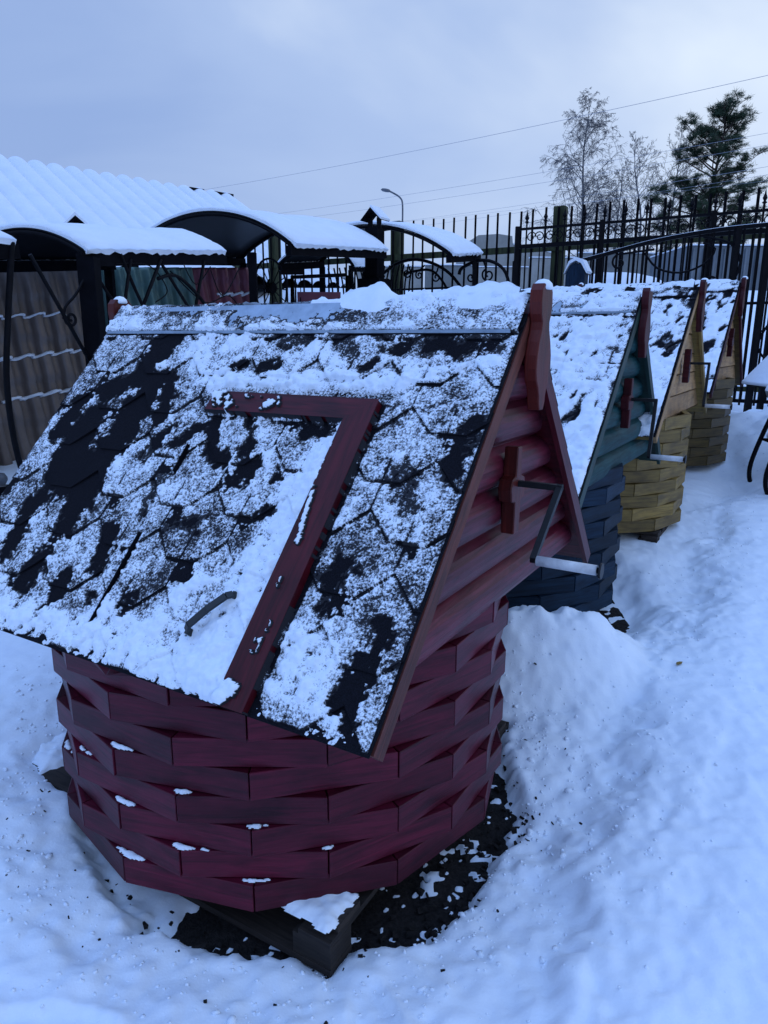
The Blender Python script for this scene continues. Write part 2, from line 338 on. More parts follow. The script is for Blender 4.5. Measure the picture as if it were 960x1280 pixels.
# ---------------------------------------------------------------- ground
WELLS = [dict(x=-.328, y=2.297, z=0.0, psi=-.5338, S=.816, He=.654),
         dict(x=.563, y=3.900, z=.110, psi=-.543, S=.935, He=.650, La=.745),
         dict(x=1.411, y=5.127, z=.255, psi=-.545, S=1.03, He=.69, La=.695),
         dict(x=2.482, y=6.776, z=.415, psi=-.576, S=.95, He=.655, La=.685)]
def ground_base(x, y):
    z = -.105 + .115 * np.log1p(np.exp((y - 2.0) * 3.0)) / 3.0
    z = np.where(y > 9.0, z + .26 * np.clip(y - 9.0, 0, 4.2) - .06 * np.clip(y - 13.2, 0, None), z)
    z = np.where(y > 13.2, 2.35 + .004 * np.clip(y - 13.2, 0, 300) + 0 * x, z)
    return z
def ground_snow(x, y):
    z = ground_base(x, y)
    w = WELLS[0]
    lx = (x - w['x']) * UX + (y - w['y']) * UY; ly = -(x - w['x']) * UY + (y - w['y']) * UX
    nz = fbm(x, y, 3.2, 5, .55, 3)
    r = np.hypot(lx, ly)
    # trodden hollow round the first well; wider on its right
    dist = r - .735 - .055 * np.clip(lx, 0, 1) + .075 * fbm(x, y, 7, 4, .6, 8)
    px = np.maximum(np.abs(lx + .12) - .70, np.abs(ly - .01) - .62); 
    dist = np.minimum(dist, px + .03 * nz + .035)
    left = sstep(.0, .5, -lx - .15 * ly)          # snow lies closer on the left
    dist = dist + .06 * left
    z = z - .075 * (1 - sstep(-.02, .09, dist)) + .045 * sstep(.03, .35, dist)
    # bank between the well row and the trodden path on the right
    along = -(x + .1) * UY + (y - 1.5) * UX        # distance along the row
    side = (x - .95) * UX + (y - 2.3) * UY         # distance to the right of the bank's crest line
    z = z + .055 * sstep(-.16 + .25 * nz, .06 + .25 * nz, side) * sstep(-.8, .4, along)
    z = z - .04 * np.exp(-((side + .10) / .18) ** 2) * sstep(.2, .8, along)
    # heap of snow between first and second well
    z = z + .265 * np.exp(-(((x - .74) / .40) ** 4 + ((y - 3.02) / .24) ** 2)) * (1 + .35 * nz)
    # drift on the left behind the first well, and at the right by the fourth
    z = z + .22 * np.exp(-(((x + 2.1) / .9) ** 2 + ((y - 3.9) / .9) ** 2)) + .16 * np.exp(-(((x + 1.9) / .8) ** 2 + ((y - 2.2) / .8) ** 2))
    z = z + .265 * np.exp(-(((x - 3.75) / .55) ** 2 + ((y - 7.1) / .8) ** 2)) - .10 * np.exp(-(((x - 3.0) / .35) ** 2 + ((y - 5.6) / .6) ** 2))
    # hollows round the other wells
    for w2, a in ((WELLS[1], .10), (WELLS[2], .03), (WELLS[3], .03)):
        r2 = np.hypot(x - w2['x'], y - w2['y']); z = z - a * (1 - sstep(.72, 1.0, r2 + .1 * nz))
    # foot prints and trampling along the path
    tr = sstep(-.1, .3, side) * (1 - sstep(7, 10, y)); tl = sstep(.85, 1.3, r)
    near = np.clip(1 - y / 12, 0, 1)
    z = z + near * (.040 * fbm(x, y, 1.1, 3, .5, 1) + .009 * fbm(x, y, 4, 2, .4, 5) + .0028 * fbm(x, y, 15, 3, .5, 9))
    zz = fbm(x * 1.0, y * .45, 9.0, 3, .55, 21)
    z = z - tr * .006 * sstep(.05, .35, zz) * near
    rg = 1 - np.clip(np.abs(fbm(x, y, 6.5, 4, .6, 14)) * 4, 0, 1)     # crumbly ridges
    z = z + rg * .0025 * near * (1 - .45 * tr)
    z = z + tr * near * (.010 * fbm(along * .35, side * 3.2, 2.2, 3, .5, 17) + .0030 * fbm(along * 6, side * 9, 3.0, 3, .55, 23) - .0050 * sstep(.20, .42, fbm(x, y, 19, 2, .5, 27)) + .0012 * fbm(x, y, 44, 2, .5, 28))
    lump = (1 - sstep(.0, .9, np.abs(side + .15))) + (1 - sstep(.1, .7, r - .85))
    z = z + .016 * np.clip(lump, 0, 1) * fbm(x, y, 20, 3, .5, 31) * near
    return z
FOOT = []
_fr = random.Random(5)
for i in range(34):     # boot prints: two walkers going along the row
    t = i * .33
    for lane, off in ((.75, 0), (1.25, .17)):
        side = lane + (.1 if i % 2 else -.1) + _fr.uniform(-.06, .06)
        px_ = .95 + UX * (side - .55) - UY * (t - 1.0 + off); py_ = 2.3 + UY * (side - .55) + UX * (t - 1.0 + off)
        FOOT.append((px_, py_, math.pi / 2 + PSI + _fr.uniform(-.2, .2), _fr.uniform(.001, .005)))
for i in range(10):
    FOOT.append((-1.0 + .1 * i + _fr.uniform(-.1, .1), 1.05 + _fr.uniform(-.15, .25), _fr.uniform(0, 3), _fr.uniform(.01, .02)))
def axis_pts(segs):
    out_ = [segs[0][0]]
    for a, b, st in segs:
        n = max(1, int(round((b - a) / st))); out_ += list(np.linspace(a, b, n + 1)[1:])
    return np.array(out_)
xs = axis_pts([(-400, -60, 60), (-60, -12, 4), (-12, -4, .4), (-4, -2.2, .05), (-2.2, 2.4, .0125), (2.4, 5.5, .03), (5.5, 12, .4), (12, 60, 4), (60, 400, 60)])
ys = axis_pts([(-60, -4, 8), (-4, .8, .4), (.8, 3.6, .0115), (3.6, 6.0, .02), (6.0, 9.5, .045), (9.5, 15, .25), (15, 60, 5), (60, 600, 60)])
GX, GY = np.meshgrid(xs, ys)
GZ = ground_snow(GX, GY)
for fx, fy, fa, fd in FOOT:
    c_, s_ = math.cos(fa), math.sin(fa)
    a = (GX - fx) * c_ + (GY - fy) * s_; b = -(GX - fx) * s_ + (GY - fy) * c_
    d = np.sqrt((a / .15) ** 2 + (b / .055) ** 2)
    GZ = GZ - fd * (1 - sstep(.75, 1.1, d)) + fd * .4 * np.exp(-((d - 1.2) / .18) ** 2)
BASE = ground_base(GX, GY) - .065
_w = WELLS[0]
_r1 = np.hypot(GX - _w['x'], GY - _w['y'])
keep = (GZ > BASE + .004) | (_r1 > 1.25)
# loose crumbs break the melted edge
crumb = (fbm(GX, GY, 26, 3, .6, 40) > .42) & (GZ > BASE - .02)
GZ = np.where(crumb & ~keep, BASE + .012, GZ); keep = keep | crumb
tag(grid_mesh('ground', GX, GY, np.where(keep, np.maximum(GZ, BASE + .001), BASE - .004), keep, M['ground_snow']), kind='structure')
sxs = np.linspace(-1.9, 1.3, 160); sys_ = np.linspace(.9, 3.9, 150); SX, SY = np.meshgrid(sxs, sys_)
tag(grid_mesh('soil', SX, SY, ground_base(SX, SY) - .062 + .010 * fbm(SX, SY, 22, 4, .6, 2), None, M['soil']), kind='structure')
deb = MB(); rr = random.Random(3)
for _ in range(1500):
    a = rr.uniform(0, 6.283); r_ = rr.gauss(.86, .085); x = _w['x'] + r_ * math.cos(a); y = _w['y'] + r_ * math.sin(a)
    b_ = float(ground_base(np.array(x), np.array(y))); g_ = float(ground_snow(np.array(x), np.array(y)))
    z = max(b_ - .058, g_ - .001); s_ = rr.uniform(.003, .016)
    if g_ > b_ - .03: s_ *= .5
    if g_ > b_ - .01 and rr.random() < .92: continue
    Mr = Matrix.Rotation(rr.uniform(0, 3), 3, 'Z') @ Matrix.Rotation(rr.uniform(0, 1.5), 3, 'X')
    deb.box((x, y, z + s_ * .25), (s_ * rr.uniform(.8, 2.2), s_, s_ * rr.uniform(.4, .9)), Mr)
tag(deb.build('gravel', M['soil']), 'dark gravel and wood chips in the melted ring under the wine red well', 'gravel', kind='stuff')
cm = MB(); ico = [(0, 0, 1), (.89, 0, .45), (.28, .85, .45), (-.72, .53, .45), (-.72, -.53, .45), (.28, -.85, .45), (.72, .53, -.45), (-.28, .85, -.45), (-.89, 0, -.45), (-.28, -.85, -.45), (.72, -.53, -.45), (0, 0, -1)]
icf = [(0, 1, 2), (0, 2, 3), (0, 3, 4), (0, 4, 5), (0, 5, 1), (1, 6, 2), (2, 7, 3), (3, 8, 4), (4, 9, 5), (5, 10, 1), (6, 7, 2), (7, 8, 3), (8, 9, 4), (9, 10, 5), (10, 6, 1), (11, 7, 6), (11, 8, 7), (11, 9, 8), (11, 10, 9), (11, 6, 10)]
cand = []
for _ in range(1300):
    a = rr.uniform(2.2, 6.9); r_ = .80 + abs(rr.gauss(0, .20)) + .02; cand.append((_w['x'] + r_ * math.cos(a), _w['y'] + r_ * math.sin(a), rr.uniform(.0015, .0055) * (2.2 if rr.random() < .08 else 1)))
for _ in range(800):
    t = rr.uniform(-.9, 5.5); sd_ = rr.gauss(.0, .14); cand.append((.95 + UX * sd_ - UY * t, 2.3 + UY * sd_ + UX * t, rr.uniform(.0015, .006)))
for _ in range(250):
    cand.append((rr.uniform(-1.9, 2.2), rr.uniform(.95, 4.2), rr.uniform(.001, .004)))
CX = np.array([c_[0] for c_ in cand]); CY = np.array([c_[1] for c_ in cand]); CZ = ground_snow(CX, CY); CB = ground_base(CX, CY) - .062
for (x, y, s_), z, zb_ in zip(cand, CZ, CB):
    k0 = len(cm.v); ph_ = rr.uniform(0, 6.283); fx_, fy_, fz_ = rr.uniform(.7, 1.4), rr.uniform(.7, 1.4), rr.uniform(.6, 1.0); zz_ = max(z, zb_) + s_ * .12
    for p in ico:
        j_ = rr.uniform(.6, 1.35); a_, b_ = p[0] * fx_ * s_ * j_, p[1] * fy_ * s_ * j_
        cm.v.append((x + a_ * math.cos(ph_) - b_ * math.sin(ph_), y + a_ * math.sin(ph_) + b_ * math.cos(ph_), zz_ + p[2] * fz_ * s_ * j_))
    for f_ in icf: cm.poly([k0 + q_ for q_ in f_], None, .5, True)
tag(cm.build('snow_crumbs', M['snow']), 'loose crumbs of snow scattered round the wells and path', 'snow crumbs', kind='stuff')

# ---------------------------------------------------------------- wells
DARK =[
([(-0.455,0.121),(-0.49,0.321),(-0.601,0.377)],0.045,1),
([(-0.705,0.428),(-0.722,0.556)],0.035,1),
([(-0.606,0.507),(-0.588,0.704)],0.055,1),
([(-0.429,0.594),(-0.514,0.726)],0.05,1),
([(-0.405,0.337),(-0.426,0.484),(-0.415,0.562)],0.055,1),
([(-0.418,0.64),(-0.422,0.788),(-0.41,0.875)],0.048,1),
([(-0.621,0.816),(-0.614,0.995)],0.035,0.8),
([(-0.423,0.946),(-0.459,1.087)],0.035,0.9),
([(-0.301,1.04),(-0.297,1.11)],0.022,1),
([(-0.221,0.873),(-0.208,0.99)],0.028,0.9),
([(-0.211,0.495),(-0.251,0.604)],0.028,0.6),
([(-0.346,0.325),(-0.285,0.451)],0.03,0.8),
([(0.074,0.249),(0.017,0.26)],0.025,0.9),
([(-0.093,0.254),(-0.074,0.24)],0.02,0.9),
([(-0.013,0.141),(0.131,0.15)],0.03,0.45),
([(0.392,0.248),(0.405,0.228)],0.02,0.7),
([(0.389,0.125),(0.464,0.183)],0.03,0.45),
([(0.226,0.131),(0.306,0.186)],0.03,0.3),
([(-0.057,0.474),(-0.006,0.576),(0.057,0.589)],0.028,1),
([(0.08,0.464),(0.164,0.644)],0.032,1),
([(0.171,0.577),(0.125,0.657)],0.03,1),
([(0.292,0.474),(0.376,0.473)],0.022,0.8),
([(0.262,0.617),(0.256,0.633)],0.018,0.8),
([(-0.115,0.497),(-0.171,0.558)],0.022,0.7),
([(0.614,0.566),(0.664,0.668)],0.045,0.4),
([(0.569,0.85),(0.571,0.949)],0.035,0.5),
([(0.714,1.044),(0.7,1.125)],0.03,1),
([(0.721,1.098),(0.733,1.173)],0.02,1),
([(0.725,0.953),(0.741,1.075)],0.012,0.9),
([(0.77,0.413),(0.747,0.528)],0.03,0.5),
([(0.665,0.18),(0.56,0.139)],0.04,0.45),
([(0.131,0.913),(0.122,0.959)],0.014,0.9),
([(-0.026,1.047),(-0.023,1.081)],0.02,0.6),
([(0.285,0.729),(0.274,0.745)],0.018,0.8),
([(-0.16,1.091),(-0.161,1.038)],0.01,0.5),
([(-0.012,0.824),(0.071,0.786)],0.03,0.35),
([(-0.146,0.792),(-0.153,0.683)],0.03,0.35),
([(0.464,0.183),(0.739,0.152)],0.04,0.35),
([(0.422,0.513),(0.341,0.721)],0.01,0),
]
HEAVY =[
([(-0.13,0.316),(0.507,0.295)],0.035,1),
([(0.507,0.295),(0.76,0.219)],0.02,0.5),
([(0.398,0.515),(0.367,0.669),(0.336,0.862),(0.34,1.057)],0.065,1),
([(0.236,1.101),(0.379,1.168)],0.05,1),
([(-0.483,1.179),(-0.136,1.164),(0.176,1.178),(0.367,1.19)],0.04,0.9),
([(-0.577,1.08),(-0.467,1.112)],0.03,0.7),
([(0.115,1.085),(0.164,0.985)],0.05,0.6),
([(0.524,1.131),(0.688,1.16)],0.04,0.6),
([(0.501,1.04),(0.606,1.073)],0.05,0.5),
([(-0.071,1.08),(0.09,1.135)],0.035,0.6),
([(-0.326,0.195),(-0.195,0.293)],0.04,0.5),
([(-0.12,0.125),(-0.16,0.176)],0.03,0.7),
([(0.193,0.187),(0.298,0.231)],0.03,0.3),
]

ROW = .1535; PITCH = .25
def tab_edge(s, k):
    """distance down the slope of the lower border of shingle row k at s"""
    ph = .58 if k % 2 else .705
    d = np.abs((s - ph + PITCH / 2) % PITCH - PITCH / 2)
    return .143 + ROW * k - np.clip((d - .05) / .075, 0, 1) * .075
def seg_dist(S_, T_, pts):
    best = np.full(S_.shape, 9.0)
    if len(pts) == 1: return np.hypot(S_ - pts[0][0], T_ - pts[0][1])
    for (ax, ay), (bx, by) in zip(pts[:-1], pts[1:]):
        dx, dy = bx - ax, by - ay; l2 = dx * dx + dy * dy + 1e-9
        t = np.clip(((S_ - ax) * dx + (T_ - ay) * dy) / l2, 0, 1)
        best = np.minimum(best, np.hypot(S_ - ax - t * dx, T_ - ay - t * dy))
    return best

def snow_patch(name, poly, z, thick, parent, st, rot=(1, 0), nz=.010):
    P = np.array(poly); m = .006
    xs_ = np.arange(P[:, 0].min() - m, P[:, 0].max() + m + st, st); ys_ = np.arange(P[:, 1].min() - m, P[:, 1].max() + m + st, st)
    A, B = np.meshgrid(xs_, ys_); d = np.full(A.shape, 9.0)
    cx_, cy_ = P.mean(0)
    for i in range(len(P)):
        p, q = P[i], P[(i + 1) % len(P)]; n = np.array([q[1] - p[1], -(q[0] - p[0])]); n = n / (np.linalg.norm(n) + 1e-9)
        if (np.array([cx_, cy_]) - p) @ n < 0: n = -n
        d = np.minimum(d, (A - p[0]) * n[0] + (B - p[1]) * n[1])
    o_ = random.random() * 30
    d = d - nz * .15 + nz * 1.5 * fbm(A + o_, B, 38, 3, .6, 3); H = thick * np.sqrt(np.clip(d / (thick * 1.6), 0, 1)) * (1 + .5 * fbm(A + o_, B, 30, 3, .6, 6))
    K = H > thick * .12; X = A * rot[0] - B * rot[1]; Y = A * rot[1] + B * rot[0]
    if K.sum() > 3: grid_mesh(name, X, Y, z + np.where(K, H, -.002), K, M['snow'], parent)
FRAME0 = [(-.095, .372, .484, .438), (.405, .372, .484, 1.225)]    # hatch frame: head board, right stile (s0,t0,s1,t1)
def make_well(i, w, c, label, siding='log', first=False, seed=0, step=.011, cover=.8):
    fo_ = 0 if first else -.13
    FRAME = [(a_ + fo_, b_, c_ + fo_, d_) for a_, b_, c_, d_ in FRAME0]
    root = thing('decorative_well', label, 'garden well', (w['x'], w['y'], w['z']), w['psi'], 'decorative wooden wells in a row')
    Rr, ph, nr = .75, .0823, 9
    # woven plank wall: twelve-sided courses, every other one turned by half a step
    b = MB()
    for n in range(nr):
        a0 = (-1.5768 - w['psi']) + (n % 2) * math.pi / 12 + (w['psi'] - WELLS[0]['psi'])
        for k in range(12):
            t0 = a0 + k * math.pi / 6; t1 = t0 + math.pi / 6; j = random.uniform(-.002, .002)
            ro, ri = Rr + j, Rr - .04
            z0, z1 = n * ph + .0012, (n + 1) * ph - .0012 + random.uniform(-.002, 0)
            g = .0018 / Rr
            A, B = t0 + g, t1 - g
            P = []
            for z in (z0, z1):
                P += [(ro * math.cos(A), ro * math.sin(A), z), (ro * math.cos(B), ro * math.sin(B), z), (ri * math.cos(B), ri * math.sin(B), z), (ri * math.cos(A), ri * math.sin(A), z)]
            lim = lambda q3: (q3[0], q3[1], min(q3[2], 1.5617 - .036 - abs(q3[1] - .064) * (1.5617 - w['He']) / w['S'])) if abs(q3[1] - .064) > .6 else q3
            P = [lim(q3) for q3 in P]
            b.hexa(P)
    ob = b.build('plank_wall', c['wall'], root)
    bv = ob.modifiers.new('bevel', 'BEVEL'); bv.width = .0022; bv.segments = 1; bv.limit_method = 'ANGLE'
    if first:
        for n, k, f in ((0, -1, .9), (0, 0, .55), (1, -1, .95), (1, 0, .3), (2, -1, .8), (2, 0, .5), (3, -1, .5), (3, -2, .6), (4, -1, .7), (2, -2, .7), (1, -3, .8)):
            a = (-1.5768 - w['psi']) + (n % 2) * math.pi / 12 + k * math.pi / 6
            z = (n + 1) * ph; tip = .741 - .008 * (1 - f); wd = .075 * f; ap = Rr * math.cos(math.pi / 12) + .0015
            ca_, sa_ = math.cos(a), math.sin(a)
            snow_patch('ledge_snow', [(ap, -wd), (tip, -wd * .15), (tip, wd * .18), (ap, wd)], z + .0005, .006, root, .0035, (ca_, sa_), nz=.006)
    # roof frame ------------------------------------------------
    S, He, Hr, La, oy = w['S'], w['He'], 1.5617, w.get('La', .785), .064
    SL = math.hypot(S, Hr - He); ct, st = S / SL, (Hr - He) / SL
    def slope(side, name, m, fn):
        e_ = bpy.data.objects.new
        pass
    def onroof(s, t, h, side):      # side -1 = front (towards the viewer), +1 = back
        return Vector((s, oy + side * (t * ct + h * st), Hr - t * st + h * ct))
    for side in (-1, 1):
        deck = MB()
        for a_, b_, tk in ((0, SL, .02),):
            P = [onroof(-La, b_, -.030, side), onroof(La, b_, -.030, side), onroof(La, 0, -.030, side), onroof(-La, 0, -.030, side),
                 onroof(-La, b_, -.006, side), onroof(La, b_, -.006, side), onroof(La, 0, -.006, side), onroof(-La, 0, -.006, side)]
            if side == 1: P = [P[k] for k in (1, 0, 3, 2, 5, 4, 7, 6)]
            deck.hexa(P)
        deck.build('roof_deck', c['under'], root)
        # barge strips on both gable edges
        for e2 in (-1, 1):
            bs = MB()
            x0, x1 = (La - .001, La + .017) if e2 > 0 else (-La - .017, -La + .001)
            P = [onroof(x0, SL - .002, -.052, side), onroof(x1, SL - .002, -.052, side), onroof(x1, .0, -.052, side), onroof(x0, .0, -.052, side),
                 onroof(x0, SL - .002, -.004, side), onroof(x1, SL - .002, -.004, side), onroof(x1, .0, -.004, side), onroof(x0, .0, -.004, side)]
            if side == 1: P = [P[k] for k in (1, 0, 3, 2, 5, 4, 7, 6)]
            uvo = (random.random() * 9, random.random() * 9); bs.hexa([P[0], P[3], P[2], P[1], P[4], P[7], P[6], P[5]] if side == -1 else [P[1], P[2], P[3], P[0], P[5], P[6], P[7], P[4]], .5, uvo)
            if side == 1:      # inner face board seen under the far slope
                pass
            bs.build('barge_board', c['barge'] if side == -1 else c['barge2'], root)
        # shingle rows
        sh = MB(); nrow = int((SL - .143) / ROW) + 2
        ext = La + .014
        for k in range(nrow):
            brk = set([-ext, ext]); ph_ = .58 if k % 2 else .705
            for j in range(-8, 5):
                for q_ in (-.05, .05, .125): brk.add(ph_ + j * PITCH + q_)
            ss = sorted(v for v in brk if -ext - 1e-6 <= v <= ext + 1e-6)
            prevv = None
            for s_ in ss:
                tb = min(float(tab_edge(np.array(s_), k)), SL + .006); tt = max(0.0, .143 + ROW * (k - 1) - .08)
                hb = .0085 + random.uniform(0, .0015); cur = []
                for t_, h_ in ((tt, .0005), (tb, hb), (tb, hb - .0045), (tt, -.004)):
                    sh.v.append(tuple(onroof(s_, t_, h_, side))); cur.append(len(sh.v) - 1)
                if prevv:
                    for a_ in range(4):
                        b_ = (a_ + 1) % 4
                        q4 = [prevv[a_], cur[a_], cur[b_], prevv[b_]]
                        sh.poly(q4 if side == 1 else q4[::-1])
                else: sh.poly(cur)
                prevv = cur
            sh.poly(prevv[::-1])
        sh.build('shingles', M['shingle'], root)
    # ridge cap
    rc = MB(); capw = .118
    prof = [(-1, capw + .004, .010), (-1, capw, .017), (-1, .010, .019), (1, .010, .019), (1, capw, .017), (1, capw + .004, .010)]
    base = len(rc.v)
    for s_ in (-La - .004, La - .012):
        for side, t_, h_ in prof: rc.v.append(tuple(onroof(s_, t_, h_, side)))
    for k in range(5): rc.poly([k, k + 1, 6 + k + 1, 6 + k])
    cpo = rc.build('ridge_cap', M['cap'] if c['cap'] else M['shingle'], root)
    sol = cpo.modifiers.new('t', 'SOLIDIFY'); sol.thickness = .0015
    if c['cap']:
        sc_ = MB()
        for s_ in (-.6, -.2, .2, .738):
            for side in (-1,):
                sc_.tube([onroof(s_, .098, .017, side), onroof(s_, .098, .021, side)], .005, 8)
                sc_.build('cap_screw', M['cap'], root); sc_ = MB()
    # gable walls
    gb_h = He + .04
    for e2 in (1, -1):
        g = MB(); x = e2 * (La - .05)
        npl = 7 if siding == 'log' else 6
        hgt = (Hr - .035 - gb_h) / npl
        segn = 7 if siding == 'log' else 1
        for k in range(npl):
            z0 = gb_h + k * hgt
            uvo = (random.random() * 30, random.random() * 30); tone = random.random()
            for j in range(segn):
                za, zb = z0 + hgt * j / segn + (0 if siding == 'log' else .007), z0 + hgt * (j + 1) / segn
                if siding == 'log':
                    f = lambda q_: .046 * math.sqrt(max(0, 1 - ((q_ - .5) / .51) ** 2)) - .026
                    xa, xb = f(j / segn), f((j + 1) / segn)
                else: xa, xb = .006, -.0005
                ya = S * (Hr - .035 - za) / (Hr - He); yb = S * (Hr - .035 - zb) / (Hr - He)
                ya = max(ya, .002); yb = max(yb, .001)
                P = [(x + e2 * xa, oy - ya, za), (x + e2 * xa, oy + ya, za), (x + e2 * xb, oy + yb, zb), (x + e2 * xb, oy - yb, zb)]
                bi = len(g.v); g.v += P
                uvs = [(uvo[0] + p[1], uvo[1] + p[2]) for p in P]
                q4 = [bi, bi + 1, bi + 2, bi + 3]
                if e2 < 0: q4 = q4[::-1]; uvs = uvs[::-1]
                g.poly(q4, uvs, tone, siding == 'log')
            # underside / groove
            if siding != 'log':
                za = z0; ya = S * (Hr - .035 - za) / (Hr - He)
                bi = len(g.v); g.v += [(x + e2 * .006, oy - ya, za), (x + e2 * .006, oy + ya, za), (x - e2 * .02, oy + ya, za), (x - e2 * .02, oy - ya, za)]
                g.poly([bi + 3, bi + 2, bi + 1, bi] if e2 > 0 else [bi, bi + 1, bi + 2, bi + 3], None, .1)
        # solid backing so that the wall has thickness
        ya = S * (Hr - .04 - gb_h) / (Hr - He)
        g.prism([(-ya, gb_h + .001), (ya, gb_h + .001), (0, Hr - .05)], (x - e2 * .016 - (.012 if e2 > 0 else 0.0), oy, 0), (0, 1, 0), (0, 0, 1), .012, .4)
        g.build('gable_wall', c['gable'], root)
        # finial
        fo = MB()
        half = [(a_ * .9, b_) for a_, b_ in [(.030, 1.617), (.047, 1.600), (.050, 1.570), (.044, 1.540), (.032, 1.520), (.036, 1.500), (.052, 1.470), (.064, 1.435), (.066, 1.400), (.058, 1.370), (.040, 1.350), (.030, 1.330), (.027, 1.310), (.016, 1.290)]]
        dz = -.015
        outl = [(-a, z_ + dz) for a, z_ in half] + [(a, z_ + dz) for a, z_ in reversed(half)]
        xo = La + .0185 if e2 > 0 else -La - .0185 - .034
        fo.prism(outl[::-1] if False else outl, (xo, oy, 0), (0, 1, 0), (0, 0, 1), .034, .5)
        fob = fo.build('finial', c['finial'], root)
        fob.data.materials.clear(); fob.data.materials.append(c['finial'])
        bv = fob.modifiers.new('bevel', 'BEVEL'); bv.width = .003; bv.segments = 2; bv.limit_method = 'ANGLE'; bv.angle_limit = R(50)
        # little snow hat
        sh_ = MB(); sh_.lathe([(.001, .022), (.014, .019), (.024, .010), (.027, .0), (.024, -.005), (.001, -.006)], (xo + .02, oy, 1.593), 10)
        sh_.build('finial_snow', M['snow'], root)
    # bearing board and crank on the right gable
    if True:
        bb = MB()
        hz = 1.055; outl = [(.016, .12), (.020, .04), (.045, .032), (.056, .008), (.048, -.028), (.022, -.034), (.022, -.125)]
        if c['crank'] == 'plain': outl = [(.018, .11), (.030, .07), (.022, .03), (.034, 0), (.022, -.03), (.030, -.07), (.018, -.11)]
        outl = [(-a, z_ + hz) for a, z_ in outl] + [(a, z_ + hz) for a, z_ in reversed(outl)]
        bb.prism(outl, (La - .030, oy - .03, 0), (0, 1, 0), (0, 0, 1), .040, .5)
        bbo = bb.build('bearing_board', c['finial'], root)
        bv = bbo.modifiers.new('bevel', 'BEVEL'); bv.width = .003; bv.segments = 1
        if c['crank'] != 'none':
            ck = MB(); y0 = oy - .03
            el = Vector((La + .125, y0 + .0, hz + .018)); ar = Vector((La + .125, y0 - c['arm'][0], hz + .018 - c['arm'][1]))
            ck.beam((La - .02, y0, hz + .018), el + Vector((.008, 0, 0)), .016, .016)
            ck.beam(el + Vector((0, .006, .004)), ar, .016, .016, up=(1, 0, 0))
            ck.tube([ar + Vector((-.006, 0, 0)), ar + Vector((.168, 0, 0))], .008, 8)
            ck.tube([ar + Vector((.166, 0, 0)), ar + Vector((.172, 0, 0))], .020, 10)
            co_ = ck.build('crank', M['crank'], root)
            gr = MB(); gr.tube([ar + Vector((.010, 0, 0)), ar + Vector((.160, 0, 0))], .0128, 14)
            gr.build('grip', M['grip'], co_)
    # hatch frame and handle on the front slope
    hf = MB()
    if c['hatch']:
        (s0, t0, s1, t1), (s2, t2, s3, t3) = FRAME
        def slab(pts, h0, h1, tone):
            k = len(pts); bi = len(hf.v); uo = (random.random() * 9, random.random() * 9)
            for h_ in (h0, h1):
                for s_, t_ in pts: hf.v.append(tuple(onroof(s_, t_, h_, -1)))
            uvf = (lambda s_, t_: (uo[0] + s_, uo[1] + t_)) if tone > .5 else (lambda s_, t_: (uo[0] + t_, uo[1] + s_))
            hf.poly([bi + k + i_ for i_ in range(k)][::-1], [uvf(*p) for p in pts][::-1], tone)
            for i_ in range(k):
                j_ = (i_ + 1) % k; hf.poly([bi + i_, bi + j_, bi + k + j_, bi + k + i_], [uvf(*pts[i_]), uvf(*pts[j_]), uvf(*pts[j_]), uvf(*pts[i_])], tone)
        slab([(s0, t0), (s3 - .001, t0), (s2 + .002, t1 - .002), (s0 + .0, t1)], .004, .030, .7)
        slab([(s3 + .001, t2 + .001), (s3 + .001, t3), (s2 - .001, t3), (s2 - .001, t1 + .001)], .004, .031, .45)
        hob = hf.build('hatch_frame', c['hatchm'], root)
        bv = hob.modifiers.new('bevel', 'BEVEL'); bv.width = .002; bv.segments = 1; bv.limit_method = 'ANGLE'
        lid = MB(); P = []
        for h_ in (.006, .013):
            P += [onroof(-.105, 1.215, h_, -1), onroof(.402, 1.215, h_, -1), onroof(.402, .441, h_, -1), onroof(-.105, .441, h_, -1)]
        lidframe = MB()
        for a_, b_ in (((-.103, .56), (-.103, .655)), ((-.103, .86), (-.103, 1.14))):
            lidframe.beam(onroof(a_[0], a_[1], .012, -1), onroof(b_[0], b_[1], .012, -1), .004, .012, up=(0, -st, ct))
            lidframe.build('hatch_edge', M['iron_dull'], root); lidframe = MB()
        hd = MB()
        p0, p1 = onroof(.238, 1.088, .0, -1), onroof(.322, .975, .0, -1)
        nn = Vector((0, -st, ct)); q0, q1 = p0 + nn * .045, p1 + nn * .045; d_ = (q1 - q0)
        prof_ = [p0, p0 + nn * .034, q0 + d_ * .10, q0 + d_ * .5 + nn * .004, q0 + d_ * .90, p1 + nn * .034, p1]
        for a_, b_ in zip(prof_[:-1], prof_[1:]): hd.beam(a_, b_, .017, .008, up=nn)
        hd.build('hatch_handle', M['handle'], root)
